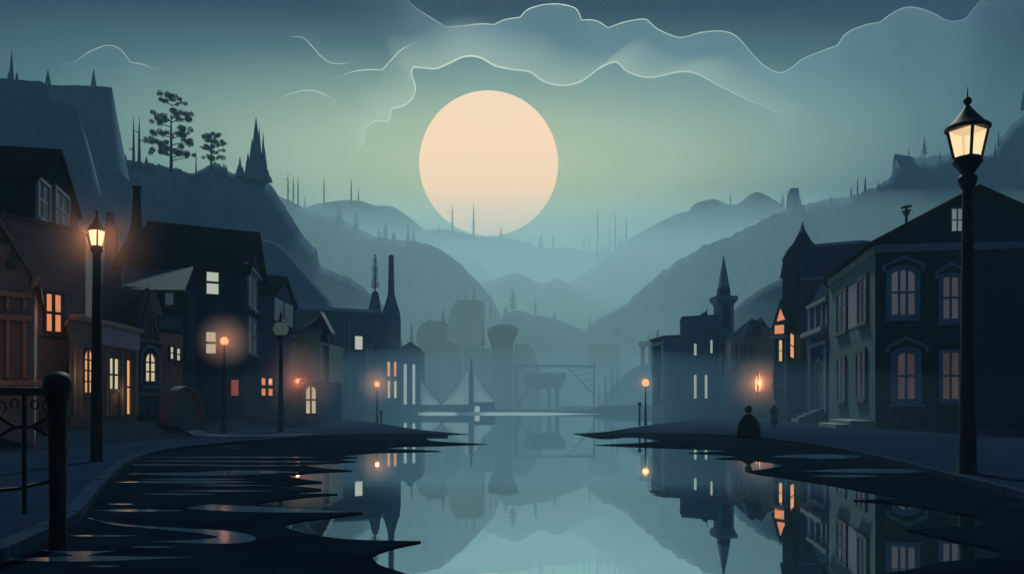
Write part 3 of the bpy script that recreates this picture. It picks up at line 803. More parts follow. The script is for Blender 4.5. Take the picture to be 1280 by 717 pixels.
for (x, b, tt, br, lb) in [(565.5, 287, 256, 1, 'bare spiky trunk in front of the lower left of the moon'), (592, 293, 253, 4, 'tallest bare trunk with stubs in front of the lower edge of the moon'), (532, 300, 294, 0, 'tiny bare trunk below the left rim of the moon'), (549, 289, 280, 3, 'small twiggy trunk left of the moon lower edge'),
                           (730, 316, 289, 0, 'left bare trunk of the group right of the moon'), (737, 316, 294, 3, 'short twiggy trunk second in the group right of the moon'), (747, 318, 262, 4, 'tallest bare trunk right of the moon'), (762, 312, 285, 0, 'short plain trunk in the middle of the group right of the moon'),
                           (769, 308, 265, 0, 'tall bare trunk second from the right in the group right of the moon'), (783, 300, 269, 1, 'rightmost tall bare trunk on the slope right of the moon'), (663, 304, 294, 2, 'tiny stubby trunk under the right of the moon'), (691, 304, 291, 3, 'small twiggy trunk right of the moon lower edge')]:
    bare(x, b, tt, 470 if x < 740 else 378, 3.0, lb, br)
conifer(626, 299, 284, 470, 8, 'small full conifer silhouetted on the moon bottom edge', 7)
needles(676, 303, 478, [(676, 293, 8)], 'small rock peak on the far ridge right of the moon')
needles(775, 312, 376, [(775, 295, 8), (758, 306, 6), (752, 304, 6)], 'ragged points among the bare trunks right of the moon')
conifer(469, 366, 317, 104, 11, 'slender dense conifer on the rock spike behind the barn', 13, droop=0.15, top=0.35, dense=1.2)
for (x, b, tt, Y, w, lb) in [(572, 377, 362, 180, 4, 'thin young conifer on the left of the flat topped rock'), (583, 377, 364, 180, 5, 'narrow conifer in the middle of the flat topped rock'), (592.5, 377, 355, 180, 7, 'tallest conifer on the flat topped rock'),
                             (605, 400, 372, 198, 7, 'conifer just right of the flat topped rock'), (613, 402, 372, 198, 6, 'thin leaning conifer between the flat topped and mushroom rocks'), (619, 402, 386, 198, 6, 'low conifer behind the mushroom rock cap'),
                             (641, 389, 360, 200, 15, 'tallest airy conifer on the hill behind the mushroom rock'), (632, 394, 382, 200, 12, 'low bushy conifer at the left of the airy conifer hill'), (669.5, 394, 372, 200, 8, 'slim airy conifer on the hill brow'), (737, 416, 393, 200, 7, 'faint conifer at the left foot of the domed rock'),
                             (554, 405, 386, 141, 8, 'small conifer behind the broad headed pillar'), (514.5, 432, 402, 120, 8, 'faint narrow conifer behind the dark slit windowed block'), (604, 436, 402, 148, 9, 'dark conifer growing beside the mushroom rock stalk')]:
    conifer(x, b, tt, Y, w, lb, 8)
for (x, b, tt, w, lb) in [(978.5, 258, 242, 8, 'wispy tree left of the stumpy ruined tower'), (1155.5, 195, 171, 9, 'airy conifer on the castle wall ridge'), (948, 275, 258, 9, 'faint conifer under the right ridge peak')]:
    conifer(x, b, tt, 207 if x > 960 else 360, w, lb, 8)
for (x, b, tt, w, lb) in [(893 + 20, 253, 240, 2.2, 'thin trunk on the far double peaked ridge'), (1072, 241, 222, 2.4, 'left bare trunk of the pair on the right ridge'), (1081.5, 240, 220, 4, 'stouter bare trunk of the pair on the right ridge'), (1064, 242, 234, 3, 'short stub left of the pair on the right ridge'),
                          (1098, 237, 226, 3, 'stub right of the pair on the right ridge'), (1136, 196, 185, 2, 'thin trunk on the castle wall'), (1175, 194, 188, 2, 'tiny stub between castle wall and the big lamp'), (1244, 190, 178, 3, 'stub where the right hill steepens'), (1248, 178, 163, 3, 'upright stub on the steep edge of the right hill'), (1039, 250, 243, 2, 'tiny stub on the low part of the right ridge')]:
    bare(x, b, tt, 207 if x > 960 else 378, w, lb, 1)
for (x, b, tt, w, lb) in [(757, 505, 465, 8, 'tall misty conifer at the left foot of the mound'), (765, 500, 458, 8, 'misty conifer second from the left on the mound'), (772, 490, 455, 7, 'pointed misty conifer on the mound shoulder'), (749, 512, 482, 8, 'lowest misty conifer at the edge of the jetty')]:
    conifer(x, b, tt, 128, w, lb, 9)
conifer(822, 427, 412, 90, 7, 'spindly shrub tree on the roof edge of the left wing of the slit windowed house', 5)
conifer(811, 428, 416, 130, 8, 'scrubby tree on top of the little stone lookout', 5)

# ------------------------------------------------------------------ houses
class House:
    def __init__(s, name, label, C, L, Rr, z0, ze, zr=None, ridge='L', wm=None, rm=None, oh=0.25, th=0.14, cat='house', group=None, roof=True):
        w = lambda a: Vector(((a[0] - CX) / F * a[1], a[1], 0))
        s.C, s.L, s.R = w(C), w(L), w(Rr)
        s.D = s.L + s.R - s.C
        s.z0, s.ze, s.zr = z0, ze, zr if zr else ze
        s.root = empty(name, Vector((s.C.x, s.C.y, z0)), label, cat, group)
        zb = z0 - 0.9
        up = lambda v, z: Vector((v.x, v.y, z))
        a, b = (s.L - s.C, s.R - s.C) if ridge == 'L' else (s.R - s.C, s.L - s.C)
        mb = MB()
        base = [s.C, s.C + b, s.C + a + b, s.C + a]
        vs = [up(v, zb) for v in base] + [up(v, ze) for v in base]
        fs = [(3, 2, 1, 0), (1, 2, 6, 5), (3, 0, 4, 7)]
        if zr:
            vs += [up(s.C + b / 2, zr), up(s.C + a + b / 2, zr)]
            fs += [(0, 1, 5, 8, 4), (2, 3, 7, 9, 6), (4, 8, 9, 7), (5, 6, 9, 8)]
        else:
            fs += [(0, 1, 5, 4), (2, 3, 7, 6), (4, 5, 6, 7)]
        s.wall = mb.add(vs, fs).build('wall', wm, s.root)
        s.roof = None
        if roof:
            an, bn, bl = a.normalized(), b.normalized(), b.length
            if zr:
                hh = zr - ze; sl = hh / (bl / 2)
                prof = [(-oh, ze - oh * sl), (bl / 2, zr), (bl + oh, ze - oh * sl), (bl + oh, ze - oh * sl + th), (bl / 2, zr + th), (-oh, ze - oh * sl + th)]
                pts = [up(s.C + bn * u - an * oh, z + 0.015) for u, z in prof]
                s.roof = MB().prism(pts, an * (a.length + 2 * oh)).build('roof', rm, s.root)
            else:
                o = up(s.C - an * oh - bn * oh, ze)
                s.roof = MB().box(o, an * (a.length + 2 * oh), bn * (bl + 2 * oh), (0, 0, th)).build('roof', rm, s.root)
        cen = (s.C + s.D) / 2
        s.pl = {}
        for key, v in (('L', s.L - s.C), ('R', s.R - s.C)):
            u = v.normalized(); n_ = Vector((u.y, -u.x, 0))
            if n_.dot(s.C + v / 2 - cen) < 0: n_ = -n_
            s.pl[key] = (s.C, u, n_)
    def hit(s, face, px, py):
        P0, u, n_ = s.pl[face]
        d = Vector(((px - CX) / F, 1, -(py - HY) / F)); c0 = Vector((0, 0, CZ))
        q = c0 + d * ((P0 - c0).dot(n_) / d.dot(n_))
        return (q - P0).dot(u), q.z
    def rect(s, face, x0, y0, x1, y1):
        xm, ym = (x0 + x1) / 2, (y0 + y1) / 2
        u0, _ = s.hit(face, x0, ym); u1, _ = s.hit(face, x1, ym)
        z1 = s.hit(face, xm, y0)[1]; z0 = s.hit(face, xm, y1)[1]
        return min(u0, u1), max(u0, u1), z0, z1
    def pt(s, face, u, z, off=0.0):
        P0, d, n_ = s.pl[face]
        q = P0 + d * u + n_ * off
        return Vector((q.x, q.y, z))
    def poly(s, face, pts, off): return [s.pt(face, u, z, off) for u, z in pts]
    def slab(s, face, x0, y0, x1, y1, dep, name, mt, parent=None, off=-0.03, label=None):
        u0, u1, z0, z1 = s.rect(face, x0, y0, x1, y1)
        P0, d, n_ = s.pl[face]
        o = MB().box(s.pt(face, u0, z0, off), d * (u1 - u0), n_ * (dep - off), (0, 0, z1 - z0)).build(name, mt, parent or s.root, bevel=0.012)
        return tag(o, label)
    def win(s, face, x0, y0, x1, y1, pane, frame, nx=2, ny=2, arch=0, fw=0.09, name='window', sill=True, label=None, bar=None, hood=False, parts=None):
        u0, u1, z0, z1 = s.rect(face, x0, y0, x1, y1)
        P0, d, n_ = s.pl[face]
        bar = bar or min(0.05, (u1 - u0) / nx * 0.16)
        def outline(g):
            a0, a1, b0, b1 = u0 - g, u1 + g, z0 - g, z1 + g
            if not arch: return [(a0, b0), (a1, b0), (a1, b1), (a0, b1)]
            w = (a1 - a0) / 2; rise = min(w * arch, (b1 - b0) * 0.6)
            pts = [(a0, b0), (a1, b0)]
            for k in range(13):
                an = math.pi * k / 12
                pts.append(((a0 + a1) / 2 + w * math.cos(an), b1 - rise + rise * math.sin(an)))
            return pts
        fr = MB()
        fr.ring(s.poly(face, outline(fw), -0.04), s.poly(face, outline(0), -0.04), n_ * 0.12)
        def topat(u):
            if not arch: return z1
            w = (u1 - u0) / 2; rise = min(w * arch, (z1 - z0) * 0.6)
            q = max(0, 1 - ((u - (u0 + u1) / 2) / w) ** 2)
            return z1 - rise + rise * math.sqrt(q)
        for i in range(1, nx):
            uc = u0 + (u1 - u0) * i / nx
            fr.box(s.pt(face, uc - bar / 2, z0 + 0.001, 0.008), d * bar, n_ * 0.05, (0, 0, topat(uc) - z0 - 0.003))
        for j in range(1, ny):
            zc = z0 + (z1 - z0) * j / ny
            if not (arch and zc > topat(u0 + 0.02) - 0.02):
                fr.box(s.pt(face, u0 + 0.002, zc - bar / 2, 0.010), d * (u1 - u0 - 0.004), n_ * 0.044, (0, 0, bar))
            else:
                fr.box(s.pt(face, u0 + (u1 - u0) * 0.12, zc - bar / 2, 0.010), d * (u1 - u0) * 0.76, n_ * 0.044, (0, 0, bar))
        w = fr.build(name, frame, s.root)
        tag(w, label)
        ou = outline(0)
        pv = s.poly(face, ou, 0.006)
        tri = tessellate_polygon([pv])
        MB().add(pv, [tuple(t_) for t_ in tri]).build('pane', pane, w)
        if sill:
            MB().box(s.pt(face, u0 - fw * 1.5, z0 - fw - 0.07, -0.02), d * (u1 - u0 + fw * 3), n_ * 0.17, (0, 0, 0.066)).build('sill', frame, w)
        if hood:
            g = fw * 1.8
            a0, a1, b1 = u0 - g, u1 + g, z1 + fw
            pk = [(a0, b1 - 0.25), (a0, b1 + 0.02), ((a0 + a1) / 2, b1 + 0.42), (a1, b1 + 0.02), (a1, b1 - 0.25), (a1 - 0.12, b1 - 0.25), (a1 - 0.12, b1 - 0.04), ((a0 + a1) / 2, b1 + 0.27), (a0 + 0.12, b1 - 0.04), (a0 + 0.12, b1 - 0.25)]
            MB().prism(s.poly(face, pk, -0.02), n_ * 0.2).build('hood', frame, w)
        return w
    def chimney(s, px, y0, y1, wpx, Y, mt=None, name='chimney'):
        r = wpx * Y / F / 2
        b, tp = W(px, y1, Y), W(px, y0, Y)
        mb = MB().cbox(b, 2 * r, 2 * r, tp.z - b.z)
        mb.cbox(tp - Vector((0, 0, 0.02)), 2.5 * r, 2.5 * r, 0.16)
        mb.cbox(tp + Vector((0, 0, 0.13)), 1.3 * r, 1.3 * r, 0.22)
        return mb.build(name, mt or M_dark, s.roof or s.root, bevel=0.01)
    def door(s, face, x0, y0, x1, y1, mt=None, label=None, frame=None):
        u0, u1, z0, z1 = s.rect(face, x0, y0, x1, y1)
        P0, d, n_ = s.pl[face]
        dd = MB().box(s.pt(face, u0, z0, -0.03), d * (u1 - u0), n_ * 0.055, (0, 0, z1 - z0)).build('door', mt or M_wood, s.root)
        tag(dd, label)
        q = [(u0, z0), (u1, z0), (u1, z1), (u0, z1)]; g = 0.1
        q2 = [(u0 - g, z0 - 0.002), (u1 + g, z0 - 0.002), (u1 + g, z1 + g), (u0 - g, z1 + g)]
        MB().ring(s.poly(face, q2, -0.03), s.poly(face, q, -0.03), n_ * 0.11).build('frame', frame or M_dtrim, dd)
        MB().ball(s.pt(face, u0 + (u1 - u0) * 0.85, z0 + (z1 - z0) * 0.45, 0.05), 0.035, 8).build('handle', M_iron, dd)
        return dd
    def pilaster(s, face, px, y0, y1, w, mt, dep=0.12, name='post'):
        return s.slab(face, px - w / 2, y0, px + w / 2, y1, dep, name, mt)

def zat(py, Y): return CZ - (py - HY) / F * Y

# --- left row -------------------------------------------------------------
# A: timber framed porch house cut by the picture edge
h = House('timber_house', 'brown timber framed house with an open gallery at the left edge, behind the iron fence', (43, 17.5), (-150, 15.5), (50, 22), 0.6, zat(352, 17.5), zat(215, 15.8) + 0.4, ridge='R', wm=M_brown, rm=M_brown2, oh=0.14)
for y0, y1, x1 in ((359, 366, 36), (389, 396, 36), (474, 481, 50)):
    h.slab('L', -150, y0, x1, y1, 0.22, 'beam', M_timber)
for x in (7, 28, -22, -55):
    h.slab('L', x - 2.5, 397, x + 2.5, 473, 0.16, 'post', M_timber)
    h.slab('L', x - 2.0, 367, x + 2.0, 388, 0.16, 'post', M_timber)
# curved bracket under the eave and scroll iron work in the gable
q0 = h.pt('L', *h.hit('L', 43, 346), 0.12); q1 = h.pt('L', *h.hit('L', 38, 358), 0.2); q2 = h.pt('L', *h.hit('L', 32, 368), 0.12)
MB().tube([q0, q1, q2], [0.07, 0.06, 0.05], 6).build('bracket', M_timber, h.root)
mb = MB()
for cx_, cy_, rr in ((4, 283, 9), (6, 300, 6), (2, 268, 6), (20, 318, 9), (12, 330, 7)):
    pts_ = []
    for k in range(22):
        a = k / 21 * 4.2 * math.pi / 2 * 1.6; r_ = rr * (1 - 0.75 * k / 21)
        pts_.append(h.pt('L', *h.hit('L', cx_ + r_ * math.cos(a), cy_ + r_ * math.sin(a)), 0.06))
    mb.tube(pts_, 0.022, 5)
mb.build('scroll_work', M_dtrim, h.root)

# B: tall dark gabled house with a lower lit front block
h = House('gabled_house', 'tall dark gabled house at the left with a twin window under its gable', (43, 20.6), (-120, 20), (97, 24.6), 0.6, 6.85, 8.15, ridge='L', wm=M_dark, rm=M_roof, oh=0.1)
h.win('R', 45, 229, 59, 273, L_dim, M_trim, 2, 2, fw=0.08)
h.win('R', 67, 242, 83, 283, L_dim, M_trim, 2, 2, fw=0.08)
h = House('front_block', 'low brown house block with one square orange lit window, below the twin window gable', (107, 21.5), (-60, 18.4), (122, 27), 0.6, zat(293, 21.5), None, wm=M_brown, rm=M_dtrim, oh=0.12, th=0.1)
h.win('L', 56, 368, 75.5, 414, L_orange, M_dtrim, 2, 2, fw=0.06, bar=0.07, label='square window lit bright orange')
h.slab('L', 44, 418, 107, 422, 0.1, 'string_course', M_brown2)

# C: shop with arched window, sign band and open lit doorway
h = House('corner_shop', 'low brownish shop with an arched lit window, blank sign band and bright doorway', (87, 20.3), (79, 21.5), (171, 24.6), 0.6, zat(407, 20.6), None, wm=M_brown2, rm=M_brown, oh=0.1, th=0.14, cat='shop')
h.win('R', 113.5 - 11, 436, 115, 490, L_warm, M_dtrim, 2, 4, arch=1, fw=0.05, bar=0.035)
h.win('R', 134, 448, 147, 488, L_cream, M_dtrim, 2, 2, fw=0.05, bar=0.05, sill=False)
h.win('R', 155.5, 450, 161.5, 517, L_warm, M_dtrim, 1, 2, fw=0.05, name='lit_doorway', sill=False, label='narrow brightly lit doorway')
h.slab('R', 120, 410, 169, 434, 0.14, 'sign_band', M_lav)
h.slab('R', 88, 402, 171, 408, 0.22, 'cornice', M_brown)
for x in (89.5, 98, 131, 150, 168):
    h.slab('R', x - 1.2, 434, x + 1.2, 520, 0.09, 'pilaster', M_brown)
h.door('R', 136, 490, 147, 519)
# upper set back storey of the shop with sloped parapet
h = House('upper_storey_house', 'brown house with a sloping parapet rising behind the shop sign band', (86, 25), (70, 24.8), (199, 28), 0.6, zat(382, 26), zat(358, 26), ridge='R', wm=M_brown2, rm=M_brown2, oh=0.1, th=0.09)

# D: narrow gothic bay house
h = House('gothic_house', 'narrow dark house with an arched lit window and a steep lattice gable', (169, 25.4), (158, 26.5), (200.5, 26.6), 0.6, zat(425, 25.6), zat(362, 25.8), ridge='L', wm=M_navy2, rm=M_brown2, oh=0.08, th=0.1)
h.win('R', 180, 441, 193, 476, L_cream, M_dtrim, 2, 3, arch=1.1, fw=0.06, bar=0.045)
u0, u1, z0, z1 = h.rect('R', 176, 434, 197, 482)
P0, d_, n_ = h.pl['R']
def archline(u0, u1, z0, z1, k=12):
    w = (u1 - u0) / 2
    return [(u0, z0), (u1, z0)] + [((u0 + u1) / 2 + w * math.cos(math.pi * i / k), z1 - w + w * math.sin(math.pi * i / k)) for i in range(k + 1)]
MB().ring(h.poly('R', archline(u0 - .07, u1 + .07, z0 - .07, z1 + .07), -0.02), h.poly('R', archline(u0, u1, z0, z1), -0.02), n_ * 0.1).build('arch_surround', M_trim, h.root)
mb = MB()
for (x0, y0, x1, y1) in ((185, 372, 174, 424), (185, 372, 197, 424), (185, 380, 180, 424), (185, 380, 191, 424)):
    mb.tube([h.pt('R', *h.hit('R', x0, y0), 0.05), h.pt('R', *h.hit('R', x1, y1), 0.05)], 0.03, 5)
mb.build('gable_lattice', M_brown, h.root)
h.slab('R', 170, 424, 200, 428, 0.1, 'cornice', M_brown)
h.slab('R', 170, 490, 200, 494, 0.1, 'string_course', M_brown)
for x in (172, 188, 199): h.slab('R', x - 1, 494, x + 1, 520, 0.08, 'pilaster', M_brown)

# E: little house with two small windows and a stone arch in front
h = House('cottage', 'small plain cottage with two little pale windows beside the stone arch', (200.5, 27), (196, 29), (229, 28.2), 0.6, zat(414, 27), zat(396, 28), ridge='R', wm=M_brown2, rm=M_dark, oh=0.05, th=0.1)
h.win('R', 211, 433.5, 216, 448, L_pale, M_dtrim, 1, 2, fw=0.05)
h.win('R', 219, 435.5, 224.5, 450, L_pale, M_dtrim, 1, 2, fw=0.05)
A0, A1 = W(199, 520, 25.6), W(245, 520, 27.2)
u = Vector((A1.x - A0.x, A1.y - A0.y, 0)); Ln = u.length; u.normalize(); nn = Vector((u.y, -u.x, 0))
root = empty('stone_arch', Vector((A0.x, A0.y, 0.6)), 'brownish stone arch standing in front of the small cottage', 'arch')
def archp(k0, inset):
    res = []
    for i in range(25):
        a = math.pi * i / 24
        w = Ln / 2 - inset; hgt = 1.35 - inset
        res.append(Vector((A0.x, A0.y, 0)) + u * (Ln / 2 - w * math.cos(a)) + Vector((0, 0, 0.35 + hgt * math.sin(a) ** 0.8)))
    return res
o_, i_ = archp(0, 0), archp(0, 0.10)
MB().prism(o_ + list(reversed(i_)), nn * 0.4).build('arch_ring', M_brown2, root)
MB().prism([p + nn * 0.1 for p in archp(0, 0.1)], nn * 0.12).build('recess_wall', M_brown2, root)

# F: the big dark house with the tall chimney
h = House('big_house', 'large dark blue house with two pale windows, a long roof and a very tall chimney', (305, 33), (172, 31), (327, 38), 0.5, zat(338, 33), zat(294, 35.5), ridge='L', wm=M_navy, rm=M_roof, oh=0.3)
h.win('L', 258, 338.5, 273, 367.5, L_pale, M_dtrim, 1, 2, fw=0.09, bar=0.09)
h.win('L', 257.5, 415, 269.5, 441.5, L_cream, M_dtrim, 1, 2, fw=0.07, bar=0.09)
h.win('L', 288.5, 474.5, 298, 494, L_red, M_dtrim, 1, 1, fw=0.05, label='small window glowing dull red')
h.win('R', 309, 345, 320, 384, L_dim, M_trim, 2, 2, fw=0.06)
h.win('R', 309, 399, 320, 441, L_dim, M_trim, 2, 2, fw=0.06)
h.slab('R', 306, 337, 326, 341, 0.12, 'cornice', M_trim)
h.slab('L', 229, 362, 244, 518, 0.12, 'pilaster', M_navy2)
# flared chimney
b = W(171, 320, 32.5); tp = W(171.5, 236, 32.5); hh = tp.z - b.z
MB().lathe(b, [(0.95, -0.6), (0.62, hh * 0.06), (0.40, hh * 0.2), (0.27, hh * 0.34), (0.20, hh * 0.5), (0.16, hh * 0.7), (0.14, hh), (0.17, hh + 0.01), (0.17, hh + 0.1)], 14).build('chimney', M_dark, h.roof, smooth='auto')
# lean to porch on its left
hp = House('lean_to', 'lean-to wing with a pale blue slate roof at the left of the big dark house', (229, 30), (154, 29.4), (233, 32.5), 0.5, zat(362, 30), None, wm=M_dark, rm=M_dtrim, oh=0.0, th=0.05)
P0, d_, n_ = hp.pl['L']
def on(px, py, Y): return W(px, py, Y)
ra = [on(154, 362, 29.2), on(230.5, 362, 29.8), on(246, 322, 32.6), on(152, 322, 32.2)]
hp.roof.data.materials[0] = M_dtrim
mb = MB(); nrm = (ra[1] - ra[0]).cross(ra[3] - ra[0]).normalized() * 0.09
mb.hexa([p - nrm for p in ra], [p for p in ra]); mb.build('slate_roof', M_bluroof, hp.root)
hp.win('L', 207, 366, 217, 381, L_dim, M_dtrim, 1, 1, fw=0.05)
hp.slab('L', 153, 392, 229, 396, 0.08, 'string_course', M_navy)
rock([(520, 128, 152), (420, 129, 152), (350, 131, 151), (335, 132, 150), (325, 132, 147), (300, 131, 147), (285, 132, 146), (281, 133, 143), (266, 133, 142), (264.5, 134, 141)], 33, 'broad ragged chimney stack rising behind the shop and the slim street lamp', name='chimney_stack', cat='chimney', mat_=M_navy2, seed=21, depth=0.8)

# G: small house with the orange four pane window
h = House('small_gabled_house', 'small dark gabled house with an orange four pane window behind the pale globe lamp', (339, 37.5), (318, 37), (367, 42), 0.5, zat(372, 38.5), zat(350, 40), ridge='L', wm=M_navy2, rm=M_roof, oh=0.2)
h.win('R', 341, 376, 366, 405, L_dim, M_navy2, 2, 1, fw=0.05)
hx = House('small_shopfront', 'low dark shopfront with an orange four pane window left of the bay house', (366, 38.5), (316, 36.2), (371, 41), 0.5, zat(418, 37.5), None, wm=M_navy2, rm=M_dtrim, oh=0.1, th=0.1)
hx.win('L', 325.5, 472.5, 340.5, 494, L_orange, M_navy, 2, 2, fw=0.05, bar=0.16)

# H: the house with the green bay
h = House('bay_house', 'grey green house with a rounded bay, a little open gable and an arched lit door', (402, 42), (366, 41.5), (427, 47), 0.4, zat(430, 42), None, wm=M_navy2, rm=M_trim, oh=0.12, th=0.1)
h.win('L', 382.5, 482.5, 394.5, 516, L_cream, M_navy, 2, 2, arch=1, fw=0.06, bar=0.09, sill=False, name='arched_door', label='arched doorway lit cream')
h.slab('R', 408, 432, 426, 478, 0.15, 'wing', M_green2)
h.win('R', 411, 440, 414, 470, L_dim, M_trim, 1, 1, fw=0.04)
bc = W(384, 475, 41.4)
MB().lathe(Vector((bc.x, bc.y, bc.z)), [(0.45, -0.12), (0.78, -0.02), (0.80, 0.0), (0.80, 2.35), (0.86, 2.38), (0.86, 2.5), (0.80, 2.52)], 24, sy=0.8).build('bay', M_green2, h.root, smooth='auto')
mb = MB()
for k in range(16):
    a = math.pi + math.pi * (k + 0.5) / 16
    c = Vector((bc.x + 0.83 * math.cos(a), bc.y + 0.66 * math.sin(a), bc.z + 2.52))
    mb.lathe(c, [(0.055, 0), (0.035, 0.05), (0.05, 0.1), (0.02, 0.16)], 6)
mb.build('bay_cresting', M_trim, h.root)
ga = [W(367, 410, 41), W(400, 391, 41), W(414, 417, 41)]
gs = ga[0].copy()
mb = MB()
for p, q in ((ga[0], ga[1]), (ga[1], ga[2])):
    dd = (q - p); mb.box(p, dd, (0, 0.9, 0), (0, 0, 0.11))
mb.build('gable_roof', M_trim, h.root)
MB().prism([ga[0] + Vector((0.12, 0.2, -0.5)), W(412, 428, 41.2), ga[2] + Vector((-0.1, 0.2, -0.05)), ga[1] + Vector((0, 0.2, -0.06))], (0, 0.6, 0)).build('gable_wall', M_navy, h.root)
for x, y in ((378, 404), (411, 416)):
    MB().tube([W(x, y, 41), W(x, 432, 41)], 0.05, 6).build('post', M_trim, h.root)

# I: long barn
h = House('barn', 'long plain dark barn with one small pale window and a drainpipe', (469, 78), (362, 74), (479, 87), 0.2, zat(392, 78), zat(385, 80), ridge='L', wm=M_navy, rm=M_navy, oh=0.12, th=0.08)
h.win('L', 443.5, 420, 453, 436.5, L_pale, M_dtrim, 1, 1, fw=0.06)
MB().tube([h.pt('L', *h.hit('L', 436.5, 396), 0.09), h.pt('L', *h.hit('L', 436.5, 516), 0.09)], 0.06, 8).build('drainpipe', M_stone, h.root)
h.slab('L', 456, 430, 466, 518, 0.1, 'board_door', M_brown2)

# J: kiln with tall stack
root = empty('kiln', W(488, 517, 95), 'bottle shaped kiln tower with a tall round stack and orange lit windows', 'kiln')
kb = W(489, 517, 95)
zz = lambda py: zat(py, 95) - kb.z
MB().lathe(kb, [(1.300, -1), (1.233, zz(470)), (1.167, zz(440)), (1.133, zz(400)), (1.033, zz(390)), (0.667, zz(378)), (0.400, zz(368)), (0.333, zz(345)), (0.308, zz(322)), (0.250, zz(319)), (0.083, zz(318))], 20).build('stack', M_navy2, root, smooth='auto')
h = House('kiln_house', 'dark kiln house with four tall narrow orange lit windows', (501, 93.6), (476, 92.5), (505, 102), 0.2, zat(437, 93.6), None, wm=M_navy2, rm=M_navy, oh=0.06, th=0.08)
for (x0, y0, x1, y1, pm) in ((484, 452, 487.5, 470, L_warm), (492, 452, 495.5, 470, L_orange), (484.5, 476, 487.5, 497, L_cream), (492.5, 476, 495.5, 497, L_cream)):
    h.win('L', x0, y0, x1, y1, pm, M_navy, 1, 2, fw=0.05, bar=0.04)
# K: block with slits
h = House('slit_block', 'small dark gabled block with two long pale slits beside the kiln house', (525, 94), (500, 93.4), (531, 103), 0.2, zat(436, 94), zat(430, 96), ridge='R', wm=M_navy2, rm=M_navy, oh=0.05, th=0.1)
h.win('L', 504.5, 455, 508.5, 505, L_slit, M_navy, 1, 1, fw=0.05)
h.win('L', 515.5, 455, 519, 505, L_slit, M_navy, 1, 1, fw=0.05)
# --- right row ------------------------------------------------------------
h = House('hotel', 'large two storey hotel with teal side wall and dark gabled front, behind the tallest lamp', (1095, 33), (1037, 42), (1352, 31.8), 0.2, zat(304, 33), zat(238, 32.4), ridge='L', wm=M_dark, rm=M_roof, oh=0.32, th=0.16)
u0, u1, z0, z1 = h.rect('L', 1037.6, 306, 1094.6, 545)
P0, d_, n_ = h.pl['L']
LL = (h.L - h.C).length
MB().box(h.pt('L', 0.02, -0.6, -0.02), d_ * (LL - 0.04), n_ * 0.05, (0, 0, h.ze + 0.6 - 0.05)).build('side_wall', M_green, h.root)
h.slab('R', 1095.3, 303, 1350, 312.5, 0.12, 'cornice', M_trim)
MB().box(h.pt('L', -0.1, h.ze - 0.42, -0.02), d_ * (LL + 0.1), n_ * 0.12, (0, 0, 0.3)).build('frieze', M_green2, h.root)
h.win('R', 1189, 261, 1203.5, 289, L_grey, M_dtrim, 2, 2, fw=0.1, sill=False, label='small square attic window in the gable')
h.win('R', 1114, 338, 1143, 393, L_dusk, M_trim, 3, 2, arch=0.45, fw=0.20, bar=0.09, hood=True)
h.win('R', 1178.5, 346, 1197.5, 398, L_dusk, M_trim, 2, 2, arch=0.3, fw=0.18, bar=0.09, hood=True)
h.win('R', 1122, 441, 1143, 498, L_dusk2, M_trim, 2, 2, arch=0.5, fw=0.26, bar=0.09, hood=True)
h.win('R', 1178, 441, 1198, 498, L_dusk2, M_trim, 2, 2, fw=0.14, bar=0.09)
for (x0, y0, x1, y1, pm, ny) in ((1048.5, 366, 1059.5, 413, L_dusk3, 3), (1075, 349, 1085, 401, L_dusk3, 3), (1049, 449, 1058, 499, L_dusk3, 3), (1073, 440, 1083.5, 496, L_dusk3, 3)):
    w = h.win('L', x0, y0, x1, y1, pm, M_dtrim, 2, ny, fw=0.16, bar=0.06)
# shift the side windows proud of the stucco
for w in h.root.children:
    if w.name.startswith('window') and any(abs((w.data.vertices[0].co + w.location + h.root.location - h.C).dot(n_)) < 0.06 for _ in (0,)) and w.data.vertices[0].co.y + h.root.location.y > 33.2:
        w.location += n_ * 0.035
h.slab('L', 1062, 356, 1073, 410, 0.06, 'panel', M_lav, label='plain pale lavender panel between the upper side windows')
for x in (1049, 1073.5):
    pass
MB().box(h.pt('L', 0.3, 0.0, 0.05), d_ * 4.2, n_ * 0.9, (0, 0, 0.42)).box(h.pt('L', 0.5, 0.0, 0.96), d_ * 3.8, n_ * 0.5, (0, 0, 0.26)).build('steps', M_green2, h.root, bevel=0.02)
h.chimney(1279, 276, 306, 10, 34)
b = W(1133, 274, 33.5)
mb = MB().tube([b - Vector((0, 0, 0.2)), W(1133, 257, 33.5)], 0.06, 6)
for y, ww in ((261, 6), (266, 5), (269, 3.5)):
    c = W(1133, y, 33.5); mb.box(c - Vector((ww * 0.0335, 0.05, 0)), (ww * 0.067, 0, ww * 0.012), (0, 0.1, 0), (0, 0, 0.08))
mb.build('roof_finial', M_iron, h.roof)

h = House('ornate_house', 'narrow dark house front with a pillared upper storey, sloping ledge and arched door', (1014, 47), (1008, 49), (1039, 42.5), 0.25, zat(372, 45), zat(356, 46), ridge='L', wm=M_navy2, rm=M_roof, oh=0.15)
h.slab('R', 1011, 412, 1038, 418, 0.5, 'ledge', M_lav)
h.slab('R', 1013, 376, 1038, 381, 0.25, 'cornice', M_trim)
for x in (1015, 1022.5, 1030.5, 1036.5): h.pilaster('R', x, 381, 412, 1.8, M_trim, 0.16)
h.slab('R', 1014, 432, 1017, 516, 0.2, 'pilaster', M_trim); h.slab('R', 1034, 432, 1037, 516, 0.2, 'pilaster', M_trim); h.slab('R', 1014, 428, 1037, 433, 0.25, 'lintel', M_trim)
u0, u1, z0, z1 = h.rect('R', 1021, 450, 1031, 511)
dd = MB().prism(h.poly('R', archline(u0, u1, z0, z1), -0.02), h.pl['R'][2] * 0.05).build('door', M_wood, h.root)
